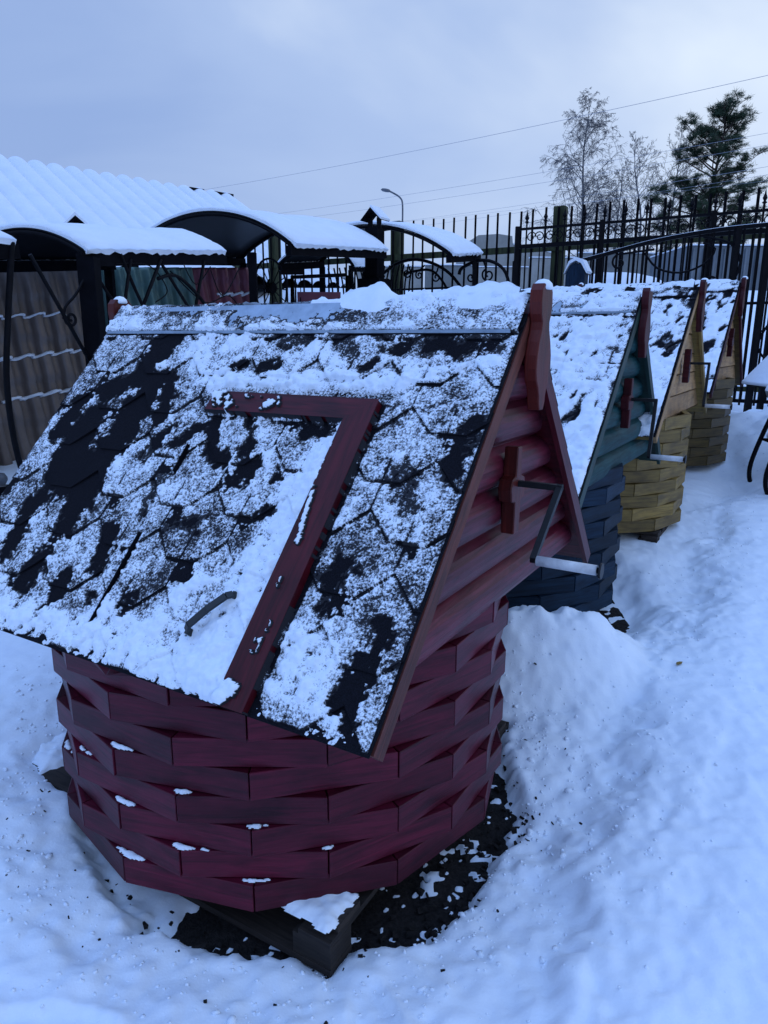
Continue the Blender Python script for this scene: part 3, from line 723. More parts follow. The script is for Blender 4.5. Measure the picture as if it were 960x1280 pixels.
    # snow on both slopes -----------------------------------------
    for side in (-1, 1):
        if side == 1: stp = .02
        else: stp = step
        s_ax = np.arange(-La - .012, La + .013, stp); t_ax = np.arange(.0, SL + .008, stp)
        S_, T_ = np.meshgrid(s_ax, t_ax)
        basez = np.full(S_.shape, .0)
        # shingle surface height (small steps)
        rowid = np.zeros(S_.shape); edge = np.full(S_.shape, 9.0); prevb = np.zeros(S_.shape)
        for k in range(int((SL - .143) / ROW) + 2):
            bt = tab_edge(S_, k); inside = (T_ > prevb) & (T_ <= bt)
            rowid = np.where(inside, k, rowid); basez = np.where(inside, .0035 + .006 * (T_ - prevb) / np.maximum(bt - prevb, .02), basez)
            edge = np.minimum(edge, np.abs(T_ - bt - .002)); prevb = bt
            ph_ = .58 if k % 2 else .705
            dv = np.abs((S_ - ph_ - PITCH / 2 + PITCH / 2) % PITCH - PITCH / 2)
            edge = np.minimum(edge, np.where((T_ > bt - .16) & (T_ < bt + .0), np.abs(dv - 0) + .0015, 9.0))
        basez = np.where(T_ < .118, .019, basez)
        n_big = fbm(S_, T_, 7, 3, .55, seed + 1); n_mid = fbm(S_, T_, 26, 3, .6, seed + 2); n_fine = fbm(S_, T_, 95, 2, .7, seed + 3)
        if first and side == -1:
            H = .0007 + .0055 * n_big + .0050 * n_mid
            for pts, r_, k_ in HEAVY:
                d = seg_dist(S_, T_, pts) + .02 * n_mid + .010 * n_fine; H = H + .0145 * k_ * (1 - sstep(r_ * .3, r_ * 1.45, d))
            for pts, r_, k_ in DARK:
                r_ = r_ * (1.28 if pts[0][0] < -.3 else 1.05)
                d = seg_dist(S_, T_, pts) + .026 * n_mid + .022 * n_big + .014 * n_fine; H = H - (.0185 + .006 * (pts[0][0] < -.3)) * k_ * (1 - sstep(r_ * .55, r_ * 1.15, d))
            tabn = np.floor((S_ + 9 * PITCH) / PITCH + .5 * rowid) * 7.3 + rowid * 3.1
            H = H + .0016 * np.sin(tabn * 12.9) * (1 - sstep(.9, 1.15, T_))
            cap_ = T_ < .118
            Hc = -.0015 + .009 * n_big + .008 * n_mid + .012 * sstep(.15, .5, S_) * (1 - sstep(.0, .09, T_)) + .007 * sstep(.03, .115, T_)
            Hc = Hc + .004 * sstep(.5, .75, -S_)
            Hc = Hc - .014 * (1 - sstep(.02, .09, np.abs(T_ - .03) + .05 * n_mid)) * (sstep(-.35, -.15, S_) * (1 - sstep(.15, .25, S_)))
            H = np.where(cap_, Hc, H)
            H = H + .0060 * n_fine; H = np.where(H > .003, H + .018 * np.clip(H / .01, 0, 1) * (fbm(S_, T_, 40, 3, .6, 77)) , H)
        else:
            H = .0060 + .013 * n_big + .017 * n_mid + .007 * n_fine + (cover - .8) * .02
            st_ = fbm(S_ * 1.5 + T_ * .4, T_ * .6, 9, 3, .6, seed + 7); H = H - .020 * sstep(.17, .40, st_)
            if side == -1: H = H + .010 * sstep(.2, .9, T_ / SL)
            H = H - .020 * (1 - sstep(.0, .016, np.abs(T_ - .132))) * sstep(-.1, .15, n_big + n_mid * .5)
        # tab joints stay open through the snow
        H = H - (.011 if first else .008) * (1 - sstep(.0018, .0055, edge + .003 * n_mid)) * (1 - .8 * sstep(.004, .009, H)) * (T_ > .12) * (.9 if first else 1)
        H = np.where(np.abs(T_ - .1225) < .0045, H - .012, H)
        if c['hatch'] and side == -1:
            lip = .0
            for (a0_, b0_, a1_, b1_) in FRAME:
                ins = (S_ > a0_ - .001) & (S_ < a1_ + .001) & (T_ > b0_ - .001) & (T_ < b1_ + .001)
                pat = -.0150 + .010 * n_big + .014 * n_mid
                if not first: pat = pat + .016
                if first:
                    pat = pat + .014 * (1 - sstep(.02, .05, seg_dist(S_, T_, [(-.06, .40), (.15, .41)]))) * (n_mid > -.1)
                    pat = pat + .016 * (1 - sstep(.006, .018, seg_dist(S_, T_, [(.412, .64), (.425, .74), (.438, .80), (.437, .93)]) + .012 * n_mid))
                    pat = pat + .016 * (1 - sstep(.006, .016, seg_dist(S_, T_, [(.455, 1.02), (.450, 1.09)]) + .012 * n_mid)) + .024 * (1 - sstep(.01, .05, seg_dist(S_, T_, [(.415, 1.20), (.43, 1.185)])))
                pat = pat + .006 * n_fine - .002; H = np.where(ins, np.where(pat > 0, pat + .0075, -.03), H); basez = np.where(ins, .0315, basez)
            sd_ = seg_dist(S_, T_, [(-.103, .56), (-.103, .655)]); sd2 = seg_dist(S_, T_, [(-.103, .86), (-.103, 1.14)])
            H = np.where((np.minimum(sd_, sd2) < .0042), -.012, H)
            H = np.where((S_ > .486) & (S_ < .500) & (T_ > .37), H - .010, H)
            H = H + .009 * (1 - sstep(.0, .05, .405 - S_)) * (S_ < .405) * (T_ > .44) * (S_ > .3)
        # edges
        ed = np.minimum(np.minimum(S_ + La + .014, La + .014 - S_), SL + .012 - T_)
        H = H * sstep(-.002, .016, ed) - .004 * (1 - sstep(0, .010, ed + .01 * n_mid))
        K = H > -.0085
        Hh = np.clip(H, 0, .05); Hh = np.where(K, .0010 + Hh * .85, -.0015); DEP = H
        if side == 1: DEP = DEP[:, ::-1]
        h_ = basez + Hh
        X_ = S_; Y_ = oy + side * (T_ * ct + h_ * st); Z_ = Hr - T_ * st + h_ * ct
        if side == 1: X_, Y_, Z_ = X_[:, ::-1], Y_[:, ::-1], Z_[:, ::-1]; K = K[:, ::-1]
        grid_mesh('roof_snow', X_[::-1], Y_[::-1], Z_[::-1], K[::-1], M['roof_snow'], root, attr=DEP[::-1])
    # snow along the ridge
    s_ax = np.arange(-La + .01, La - .012, .012 if first else .02); a_ax = np.linspace(-1, 1, 13)
    A_, S_ = np.meshgrid(a_ax, s_ax)
    thick = .006 + .022 * fbm(S_, A_ * .1, 6, 3, .6, seed + 5) + .012 * fbm(S_, A_ * .2, 40, 2, .6, seed + 6)
    if first:
        thick = thick - .030 * (1 - sstep(.02, .12, S_)) + .008 * sstep(.35, .6, S_) + .026 * np.exp(-((S_ - .285) / .085) ** 4) + .012 * np.exp(-((S_ - .33) / .03) ** 2)
    else: thick = thick + .002 * cover
    wid = .035 + .6 * np.clip(thick, 0, .06)
    H = thick * np.sqrt(np.clip(1 - A_ ** 2, 0, 1)); K = H > .001
    yy = A_ * wid; zz = Hr + .0225 - np.abs(yy) * (Hr - He) / S * .98 + np.where(K, H, -.004)
    grid_mesh('ridge_snow', S_, oy + yy, zz, K, M['snow'], root)
    return root

def pallet(label, w, rect, zt):
    root = thing('pallet', label, 'pallet', (w['x'], w['y'], zt - .125), w['psi'], 'pallets under the wells')
    x0, x1, y0, y1 = rect
    dk = MB(); n = 7
    for k in range(n):
        yy = y0 + (y1 - y0) * (k + .5) / n; dk.box(((x0 + x1) / 2, yy, .114), (x1 - x0, .105, .020)); dk.build('deck_board', M['pallet'], root); dk = MB()
    bt = MB()
    for yy in (y0 + .05, (y0 + y1) / 2, y1 - .05): bt.box(((x0 + x1) / 2, yy, .010), (x1 - x0, .10, .020)); bt.build('stringer', M['pallet'], root); bt = MB()
    for xx in (x0 + .05, (x0 + x1) / 2, x1 - .05): bt.box((xx, (y0 + y1) / 2, .0935), (.10, y1 - y0, .019)); bt.build('stringer', M['pallet'], root); bt = MB()
    bk = MB()
    for xx in (x0 + .06, (x0 + x1) / 2, x1 - .06):
        for yy in (y0 + .05, (y0 + y1) / 2, y1 - .05): bk.box((xx, yy, .052), (.12, .095, .062)); bk.build('block', M['pallet'], root); bk = MB()
    return root

c1 = dict(wall=M['wine'], gable=M['wine_gable'], barge=M['brown_wood'], barge2=M['red_deep'], under=M['red_deep'], finial=M['red_wood'], cap=True, hatch=True, hatchm=M['red_deep'], crank='full', arm=(.19, .153))
c2 = dict(wall=M['blue'], gable=M['teal_gable'], barge=M['teal_edge'], barge2=M['teal_edge'], under=M['teal_edge'], finial=M['dark_red'], cap=True, hatch=True, hatchm=M['red_deep'], crank='full', arm=(.05, .27))
c3 = dict(wall=M['ochre'], gable=M['tan_gable'], barge=M['tan_gable'], barge2=M['ochre'], under=M['ochre'], finial=M['dark_red'], cap=False, hatch=True, hatchm=M['dark_red'], crank='plain', arm=(.06, .27))
c4 = dict(wall=M['olive'], gable=M['tan_gable'], barge=M['dark_red'], barge2=M['dark_red'], under=M['olive'], finial=M['dark_red'], cap=False, hatch=True, hatchm=M['dark_red'], crank='none', arm=(0, 1))
make_well(0, WELLS[0], c1, 'wine red plank well with patchy snow on black shingles, nearest of the row', first=True, seed=1, step=.0043)
make_well(1, WELLS[1], c2, 'dark blue plank well with teal green gable and dark red crank board', seed=20, step=.0085, cover=.86)
make_well(2, WELLS[2], c3, 'yellow ochre plank well with tan gable and crank with white grip', siding='board', seed=40, step=.012, cover=.9)
make_well(3, WELLS[3], c4, 'brownish olive plank well with tan gable and no crank, by the fence', siding='board', seed=60, step=.014, cover=.9)
p1 = pallet('dark weathered pallet sticking out under the wine red well', WELLS[0], (-.82, .59, -.61, .64), -.002)
snow_patch('pallet_snow', [(.40, -.595), (.575, -.600), (.583, -.50), (.56, -.44), (.44, -.53)], .1245, .016, p1, .006)
snow_patch('pallet_snow', [(-.815, -.50), (-.66, -.56), (-.60, -.40), (-.70, -.20), (-.81, -.22)], .1245, .030, p1, .008)
pallet('dark pallet end in the snow under the dark blue well', WELLS[1], (-.70, .62, -.55, .62), WELLS[1]['z'] - .004)
pallet('snow-buried pallet corner beside the ochre yellow well', WELLS[2], (-.60, .68, -.42, .62), WELLS[2]['z'] - .004)

# ---------------------------------------------------------------- surroundings
def gz(x, y): return float(ground_base(np.array(float(x)), np.array(float(y))))
def shift(mb, org):
    o = Vector(org); mb.v = [tuple(Vector(v) - o) for v in mb.v]; return mb
def spiral(c, r0, turns, a0, plane, n=22, grow=.16):
    """flat scroll: from the outside inwards; plane = (origin fn (t,z)->xyz)"""
    pts = []
    for i in range(n):
        f = i / (n - 1); r_ = r0 * (1 - f) + r0 * grow * f; a = a0 + turns * 2 * math.pi * f
        pts.append(plane(c[0] + r_ * math.cos(a), c[1] + r_ * math.sin(a)))
    return pts
def smooth_line(pts, n=6):
    pts = [Vector(p) for p in pts]; o = []
    for i in range(len(pts) - 1):
        p0 = pts[max(i - 1, 0)]; p1 = pts[i]; p2 = pts[i + 1]; p3 = pts[min(i + 2, len(pts) - 1)]
        for j in range(n):
            t = j / n
            o.append(.5 * ((2 * p1) + (p2 - p0) * t + (2 * p0 - 5 * p1 + 4 * p2 - p3) * t * t + (3 * p1 - p0 - 3 * p2 + p3) * t ** 3))
    o.append(pts[-1]); return o

# hall with the snowy ribbed roof, far left
def hall():
    Rg = Vector((-3.53, 17.4, 4.6)); dr = Vector((-3.52, -3.4, 0)).normalized(); dn = Vector((.694, -.72, 0)); dn = (dn - dr * dn.dot(dr)).normalized()
    Ln, half, drop = 13.0, 4.2, 2.2
    root = thing('hall', 'long hall at far left under a ribbed snow-covered metal roof', 'building', (Rg.x + dr.x * Ln / 2, Rg.y + dr.y * Ln / 2, 2.3))
    org = root.location
    for sgn in (1, -1):
        na, nb = 900, 20
        A = np.linspace(0, Ln, na); B = np.linspace(0, 1, nb); AA, BB = np.meshgrid(A, B)
        rib = .11 * np.sqrt(np.abs(np.sin(AA * math.pi / .34))) + .012 * fbm(AA, BB * 4, 2.2, 3, .5, 4)
        fade = np.clip(AA * 3, 0, 1)
        X = Rg.x + dr.x * AA + sgn * dn.x * BB * half; Y = Rg.y + dr.y * AA + sgn * dn.y * BB * half; Z = Rg.z - drop * BB + .05 + rib
        if sgn < 0: X, Y, Z = X[::-1], Y[::-1], Z[::-1]
        grid_mesh('snow_cover', X - org.x, Y - org.y, Z - org.z, None, M['far_snow'], root)
        rf = MB(); a = Rg; b = Rg + dr * Ln; e1 = sgn * dn * half - Vector((0, 0, drop))
        P = [a + e1, b + e1, b, a]; P = [p - Vector((0, 0, .05)) for p in P] + [p + Vector((0, 0, .0)) for p in P]
        rf.hexa(P); shift(rf, org).build('roof', M['iron_dull'], root)
    wl = MB(); c = Rg + dr * Ln / 2
    for sgn in (1, -1):
        a = Rg + dr * .3 + sgn * dn * (half - .4); b = Rg + dr * (Ln - .3) + sgn * dn * (half - .4)
        a.z = b.z = 1.25; wl.beam(a, b, .12, 2.6, up=(0, 0, 1))
    for k in (.3, Ln - .3):
        p = Rg + dr * k; q = half - .4
        wl.prism([(-q, -2.4), (q, -2.4), (q, -drop * q / half - .06), (0, -.06), (-q, -drop * q / half - .06)], p, dn, (0, 0, 1), .12)
    shift(wl, org).build('wall', M['wall'], root)
    # ridge strip with bare spots
    rs = MB()
    for s_, l_ in ((.0, .5), (.75, .35), (5.1, .3), (5.9, .25), (7.2, .4)):
        rs.beam(Rg + dr * s_ + Vector((0, 0, .10)), Rg + dr * (s_ + l_) + Vector((0, 0, .10)), .16, .05)
    shift(rs, org).build('ridge_strip', M['iron_dull'], root)
    # small gabled roof vent
    v = MB(); vo = Vector((-4.75, 11.55, 3.12))
    v.prism([(-.24, -.02), (0, .20), (.24, -.02), (.20, -.02), (0, .15), (-.20, -.02)], vo, (.97, .2, 0), (0, 0, 1), -.5)
    v.prism([(-.18, -.3), (.18, -.3), (.18, -.01), (0, .14), (-.18, -.01)], vo + Vector((0, .15, 0)), (.97, .2, 0), (0, 0, 1), -.05)
    shift(v, org).build('roof_vent', M['iron_dull'], root)
    vs = MB()
    for sg in (-1, 1): vs.prism([(0, .20), (sg * .26, -.03), (sg * .27, .0), (0, .25)][::sg], vo + Vector((0, -.01, 0)), (.97, .2, 0), (0, 0, 1), -.5)
    shift(vs, org).build('vent_snow', M['far_snow'], root)
hall()

# arched canopies of the forged-metal display
WD = Vector((.437, .9, 0)).normalized(); CD = Vector((-.9, .437, 0)).normalized()
def canopy(label, FL, ln, rise_w, chord, rise, posts, legs=True, label_extra=None, snow=.045, dark_in=True):
    FL = Vector(FL); gzz = gz(FL.x, FL.y)
    root = thing('arched_canopy', label, 'canopy', (FL.x, FL.y, gzz), 0, 'arched canopies along the yard'); org = root.location
    rad = (chord ** 2 / 4 + rise ** 2) / (2 * rise); ang = math.asin(chord / 2 / rad)
    def pt(s, a, off=0):     # s along the row, a -1..1 over the arc (front..back)
        th = a * ang; rr_ = rad + off
        h = rr_ * math.cos(th) - (rad - rise); cc = chord / 2 + rr_ * math.sin(th)
        return FL + WD * s + CD * cc + Vector((0, 0, h + rise_w * s))
    def shell(a0, a1, o0, o1, s0, s1, rough, nseg=(36, 40)):
        mb = MB(); ns, na = nseg; b0 = 0
        top = []; bot = []
        for i in range(ns + 1):
            s_ = s0 + (s1 - s0) * i / ns
            for j in range(na + 1):
                a = a0 + (a1 - a0) * j / na
                e_ = min(i, ns - i, j, na - j) == 0
                r_ = rough * float(fbm(np.array(s_ * 1.0), np.array(a * chord / 2), 2.5, 4, .6, 5)) * (0 if e_ else 1) + (rough * .35 * random.uniform(-1, 1) if e_ else 0)
                mb.v.append(tuple(pt(s_, a, o1 * (.62 if e_ else 1) + r_)))
        nt_ = len(mb.v)
        for i in range(ns + 1):
            s_ = s0 + (s1 - s0) * i / ns
            for j in range(na + 1):
                a = a0 + (a1 - a0) * j / na
                e_ = j in (0, na); mb.v.append(tuple(pt(s_, a + (random.uniform(-.008, .004) * (1 if j == 0 else -1) if e_ and rough > 0 else 0), o0 - (random.uniform(0, .03) if e_ and rough > 0 else 0))))
        I = lambda i, j: i * (na + 1) + j
        for i in range(ns):
            for j in range(na):
                mb.poly([I(i, j), I(i, j + 1), I(i + 1, j + 1), I(i + 1, j)][::-1], None, .5, True)
                mb.poly([nt_ + I(i, j), nt_ + I(i, j + 1), nt_ + I(i + 1, j + 1), nt_ + I(i + 1, j)], None, .5, True)
        for i in range(ns):
            mb.poly([I(i, 0), I(i + 1, 0), nt_ + I(i + 1, 0), nt_ + I(i, 0)], None, .5, False)
            mb.poly([I(i + 1, na), I(i, na), nt_ + I(i, na), nt_ + I(i + 1, na)], None, .5, False)
        for j in range(na):
            mb.poly([I(0, j + 1), I(0, j), nt_ + I(0, j), nt_ + I(0, j + 1)], None, .5, False)
            mb.poly([I(ns, j), I(ns, j + 1), nt_ + I(ns, j + 1), nt_ + I(ns, j)], None, .5, False)
        return mb
    shift(shell(-1, 1, 0, .008, 0, ln, 0, (8, 24)), org).build('roof_sheet', M['poly'], root)
    shift(shell(-1.02, 1.02, .009, snow, .01, ln - .01, .02), org).build('snow_cover', M['far_snow'], root)
    for k in range(2):
        s_ = .02 + (ln - .04) * k; rb = MB()
        rb.tube([pt(s_, -1 + j / 10, -.022) for j in range(21)], .020, 5)
        shift(rb, org).build('arch_rib', M['iron'], root)
    for a in (-1, 1):
        bm_ = MB(); bm_.beam(pt(-.02, a, -.06), pt(ln + .02, a, -.06), .06, .09); shift(bm_, org).build('eave_beam', M['iron_dull'], root)
    if False:
        for s_ in (.03, ln - .03):
            tb = MB(); tb.beam(pt(s_, -1, -.08), pt(s_, 1, -.08), .04, .05); shift(tb, org).build('tie_bar', M['iron'], root)
    for s_, a in posts:
        p = pt(s_, a, -.10); pb = MB(); g_ = gz(p.x, p.y) - .1
        pb.beam((p.x, p.y, g_), p, .075, .075, up=(1, 0, 0)); shift(pb, org).build('post', M['iron_dull'], root)
    return root, pt

cA, _ = canopy('snow-topped dark canopy cut off by the left edge of the photo', (-3.28, 2.78, 1.86), 2.16, .09, 1.9, .20, [(.2, 1), (2.0, 1)], dark_in=True)
cB, ptB = canopy('low wide snow-topped canopy second from the left, against the coloured sheets', (-2.10, 5.2, 2.055), 1.56, .105, 1.4, .19, [(0.05, 1), (1.5, 1)])
cC, ptC = canopy('largest arched canopy with open dark vault and heavy snow on top', (-.87, 7.0, 2.335), 2.02, .088, 2.12, .36, [(.05, .98), (1.98, .98)], snow=.05)
cD, ptD = canopy('small snow-topped arched canopy right of the chimney, over forged scrolls', (.784, 8.8, 2.466), 1.07, .12, 2.45, .40, [(1.04, -1), (1.04, 1)])
cE, ptE = canopy('unlit dark small canopy seen under the largest snowy canopy', (-.46, 10.9, 2.54), .55, .085, 1.3, .34, [(.05, -1), (.5, -1)], snow=.02)

# forged side frames in the plane of the canopy fronts
P0 = Vector((-2.10, 5.2, 0))
def rowp(t, z, d=0): return P0 + WD * t + CD * d + Vector((0, 0, z))
def forged(name, label, lines, rads, posts_, cat, group=None, mat_='iron', d=0):
    t0 = min(p[0] for l in lines for p in l); z0 = gz(*rowp(t0, 0)[:2])
    root = thing(name, label, cat, tuple(rowp(t0, z0)), 0, group); org = root.location
    for nm, ls_ in (('bar', lines),):
        for l, r_ in zip(lines, rads):
            mb = MB(); mb.tube(smooth_line([rowp(t, z, d) for t, z in l]) if len(l) > 2 else [rowp(*l[0], d), rowp(*l[1], d)], r_, 6)
            shift(mb, org).build('scroll_bar' if len(l) > 2 else 'bar', M[mat_], root)
    for t, zt, wd in posts_:
        mb = MB(); p = rowp(t, zt, d); mb.beam((p.x, p.y, gz(p.x, p.y) - .1), p, wd, wd, up=(1, 0, 0)); shift(mb, org).build('post', M['iron_dull'], root)
    return root
def sp2(c, r0, a0, turns=1.4, n=14):
    return [(c[0] + (r0 * (1 - .82 * i / (n - 1))) * math.cos(a0 + turns * 6.283 * i / (n - 1)), c[1] + (r0 * (1 - .82 * i / (n - 1))) * math.sin(a0 + turns * 6.283 * i / (n - 1))) for i in range(n)]
forged('forged_bracket', 'forged black bracket with curved leg and slanted bars at the left edge', [
    [(-.56, 2.05), (-.65, 1.58), (-.71, 1.18), (-.70, .77), (-.62, .35)], [(-.44, 1.99), (-.02, 1.28)], [(-.02, 1.28), (.30, .5)],
    [(.02, 1.93), (-.10, 1.77), (-.20, 1.68), (-.225, 1.60)] + sp2((-.165, 1.60), .055, math.pi, 1.3),
    [(.06, 1.95), (.18, 1.79), (.27, 1.69), (.275, 1.62)] + sp2((.22, 1.62), .05, 0, -1.3)],
    [.020, .014, .014, .010, .012, ], [(.03, 2.02, .12)], 'forged frame')
forged('forged_truss', 'forged black crossing bars in front of the green and wine sheets', [
    [(.33, 2.08), (.45, 1.84), (.62, 1.55)], [(.43, 2.05), (.30, 1.6)], [(.75, 2.08), (.45, 1.6)], [(.76, 2.04), (1.10, 1.66)], [(.70, 1.93), (.95, 1.96), (1.31, 1.70), (1.5, 1.3)], [(1.27, 2.12), (1.08, 1.6)],
    [(.28, 2.0), (.62, 2.02), (.80, 1.85), (.66, 1.75)], [(1.0, 2.08), (1.15, 1.92), (1.35, 2.08)], [(1.35, 2.05), (1.5, 1.85), (1.75, 2.1)], [(.85, 2.0), (1.25, 1.78), (1.6, 1.85), (1.85, 1.62)]],
    [.014, .014, .015, .014, .015, .015, .005, .005, .005, .005], [(1.96, 2.26, .07)], 'forged truss')
# little forged lattice in the shade of the small canopy
lt = thing('lattice_panel', 'dense forged lattice panel hanging under the small right canopy', 'lattice panel', tuple(ptD(0, -1, -.2)))
q_ = random.Random(4)
for k in range(15):
    mb = MB(); s_ = .02 + 1.03 * k / 14; base_ = ptD(s_, .4 if k % 2 else -.2, 0); zt = ptD(s_, -1, -.12).z
    c_ = [Vector((base_.x, base_.y, zt)), Vector((base_.x, base_.y, zt)) + WD * (.12 if k % 2 else -.12) + Vector((0, 0, -.35)), Vector((base_.x, base_.y, zt)) + Vector((0, 0, -.95))]
    mb.tube(smooth_line(c_, 4), .012, 5); shift(mb, lt.location).build('bar', M['iron'], lt)

# stove with chimney
def chimney():
    x, y = -.13, 9.0; root = thing('stove_chimney', 'tall square black chimney with small snowy gable cap between canopies', 'chimney', (x, y, gz(x, y)), PSI); g_ = gz(x, y)
    b = MB(); b.box((0, 0, (2.78 - g_) / 2), (.17, .17, 2.78 - g_)); b.build('flue', M['iron_dull'], root)
    b = MB(); b.box((0, 0, (2.2 - g_) / 2), (.30, .30, 2.2 - g_)); b.build('stove_body', M['iron_dull'], root)
    for sx_ in (-.06, .06):
        b = MB(); b.beam((sx_, 0, 2.78 - g_), (sx_, 0, 2.90 - g_), .014, .06); b.build('cap_stay', M['iron'], root)
    b = MB(); b.prism([(-.14, 2.86 - g_), (0, 3.0 - g_), (.14, 2.86 - g_), (.125, 2.86 - g_), (0, 2.975 - g_), (-.125, 2.86 - g_)], (0, .11, 0), (1, 0, 0), (0, 0, 1), .22); b.build('cap', M['iron_dull'], root)
    b = MB(); b.prism([(.0, 3.003 - g_), (.145, 2.862 - g_), (.150, 2.885 - g_), (.0, 3.03 - g_)], (0, .11, 0), (1, 0, 0), (0, 0, 1), .22); b.build('cap_snow', M['far_snow'], root)
chimney()

# profiled metal sheets standing behind
def sheet(label, t0, t1, m, steps, z0, lean=.10, seed=0):
    A0 = Vector((-3.27, 6.3, 0)); n_ = Vector((.9, -.437, 0))
    p = A0 + WD * t0; g_ = gz(p.x, p.y) - .1 - .12
    root = thing('profiled_sheet', label, 'metal sheet', (p.x, p.y, g_), 0, 'profiled metal sheets on show'); org = root.location
    nt_ = int((t1 - t0) / .012); nz_ = 60
    T_, Z_ = np.meshgrid(np.linspace(t0, t1, nt_), np.linspace(0, 1, nz_))
    top = 2.06 + .088 * T_
    H = Z_ * (top - (g_))
    wave = .045 * np.tanh(2.2 * np.sin(T_ * 2 * math.pi / .21)) 
    st_ = np.zeros_like(H); zf = H
    if steps: st_ = -.018 * (np.mod(zf + .05, .36) / .36)
    off = wave + st_ - lean * (1 - Z_) * -1.0 - .0
    X = A0.x + WD.x * (T_ + (1 - Z_) * .18) + n_.x * off; Y = A0.y + WD.y * (T_ + (1 - Z_) * .18) + n_.y * off; ZZ = g_ + H
    o = grid_mesh('sheet', X - org.x, Y - org.y, ZZ - org.z, None, m, root); s_ = o.modifiers.new('t', 'SOLIDIFY'); s_.thickness = .003
    if True:
        for zz, r_, lo, hi in z0:
            mb = MB(); pts = []
            for k in range(int((hi - lo) / .02)):
                t = lo + .02 * k
                f = 1 - (zz - g_) / (2.06 + .088 * t - g_); wv = .045 * math.tanh(2.2 * math.sin(t * 2 * math.pi / .21)) + lean * f + .008
                q = A0 + WD * (t + f * .18) + n_ * wv; pts.append(q + Vector((0, 0, zz + .088 * (t - lo) + random.uniform(-.002, .002) + .35 * wv)))
            mb.tube(pts, [r_ * (.7 + .6 * random.random()) for _ in pts], 5); shift(mb, org).build('snow_line', M['far_snow'], root)
sheet('brown profiled metal sheet with thin snow lines at the left edge', -.9, .97, M['brown_sheet'], True, [(1.60, .010, -.45, .62), (1.26, .014, -.35, .75), (.92, .016, -.25, .70)], seed=1)
sheet('green-grey profiled metal sheet between the brown and wine sheets', .985, 2.43, M['green_sheet'], True, [], seed=2)
sheet('wine-coloured profiled metal sheet with one snow line at its right', 2.445, 3.55, M['wine_sheet'], True, [(1.98, .016, 2.75, 3.5)], seed=3)

# short post at the left edge
pr = thing('knob_post', 'short dark post with round knob at the left edge', 'post', (-2.66, 4.8, gz(-2.66, 4.8)))
b = MB(); b.box((0, 0, .10), (.12, .12, .30)); b.build('post_body', M['iron_dull'], pr)
b = MB(); b.lathe([(.0, .345), (.03, .338), (.046, .31), (.046, .29), (.03, .262), (.035, .25)], (0, 0, 0), 14); b.build('knob', M['lamp_grey'], pr)

# cart wheel and swing bench under the largest canopy
wc = rowp(2.9, 2.02, .45)
wr = thing('cart_wheel', 'black spoked cart wheel under the largest canopy', 'wheel', (wc.x, wc.y, 1.72)); WN = CD
b = MB(); b.tube([Vector((0, 0, .3)) + WD * .30 * math.cos(a) + Vector((0, 0, .30 * math.sin(a))) for a in np.linspace(0, 6.283, 33)[:-1]], .012, 6, True); b.build('rim', M['iron'], wr)
b = MB(); b.tube([Vector((0, 0, .3)) - CD * .04, Vector((0, 0, .3)) + CD * .04], .055, 10); b.build('hub', M['iron_dull'], wr)
for k in range(14):
    a = 6.283 * k / 14; b = MB(); dv_ = WD * math.cos(a) + Vector((0, 0, math.sin(a))); b.tube([Vector((0, 0, .3)) + dv_ * .05, Vector((0, 0, .3)) + dv_ * .30], .006, 5); b.build('spoke', M['iron'], wr)
sb = thing('swing_bench', 'wine-coloured swing bench in black frame under the largest canopy', 'swing', (-.80, 8.9, gz(-.8, 8.9)))
b = MB(); b.box((.0, 0, 1.12), (.52, .06, .46)); b.build('backrest', M['wine_sheet'], sb)
b = MB(); b.box((.0, -.2, .88), (.52, .40, .05)); b.build('seat', M['wine_sheet'], sb)
b = MB(); b.tube([(-.32, 0, 1.52), (.34, 0, 1.55)], .022, 6); b.build('top_bar', M['iron'], sb)
for sx_ in (-.32, .34):
    b = MB(); b.tube([(sx_, -.3, 0), (sx_, 0, 1.53), (sx_, .3, 0)], .02, 6); b.build('side_frame', M['iron'], sb)
for sx_ in (-.22, .24):
    b = MB(); b.tube([(sx_, 0, 1.53), (sx_, -.02, 1.3), (sx_, -.2, .9)], .006, 5); b.build('hanging_chain', M['iron'], sb)

# ---- fences along the back
FM = (4.6, 8.6); FD = (4.29, 8.08); FG = (4.09, 7.74)
def upt(P, s, z, d=0): return Vector((P[0] + UX * s - UY * d, P[1] + UY * s + UX * d, z))
fr = thing('picket_fence', 'tall plain black picket fence with timber posts across the back', 'fence', tuple(upt(FM, -4, gz(*upt(FM, -4, 0)[:2])))); org = fr.location
b = MB(); s_ = -11.6
while s_ < 2.6:
    p = upt(FM, s_ + random.uniform(-.008, .008), 0); g_ = gz(p.x, p.y); ln_ = random.uniform(-.01, .01)
    b.beam((p.x, p.y, min(g_ + .12, 2.0)), (p.x + random.uniform(-.008, .008), p.y, 3.19 + ln_ + .01 * (s_ > -3)), .026, .026, up=(1, 0, 0)); s_ += .168
shift(b, org).build('pickets', M['iron_dull'], fr)
for z_, th in ((2.70, .085), (.92, .06)):
    b = MB(); a_ = upt(FM, -11.7, z_, .03); c_ = upt(FM, 2.7, z_, .03); b.beam(a_, c_, .04, th); shift(b, org).build('rail', M['moss_wood'], fr)
for s_ in (-10.5, -7.57, -5.20, -2.72 + .02):
    p = upt(FM, s_, 0, .11); b = MB(); b.beam((p.x, p.y, gz(p.x, p.y) - .2), (p.x, p.y, 3.22 if s_ > -9 else 3.05), .15, .15, up=(UX, UY, 0)); shift(b, org).build('timber_post', M['moss_wood'], fr)

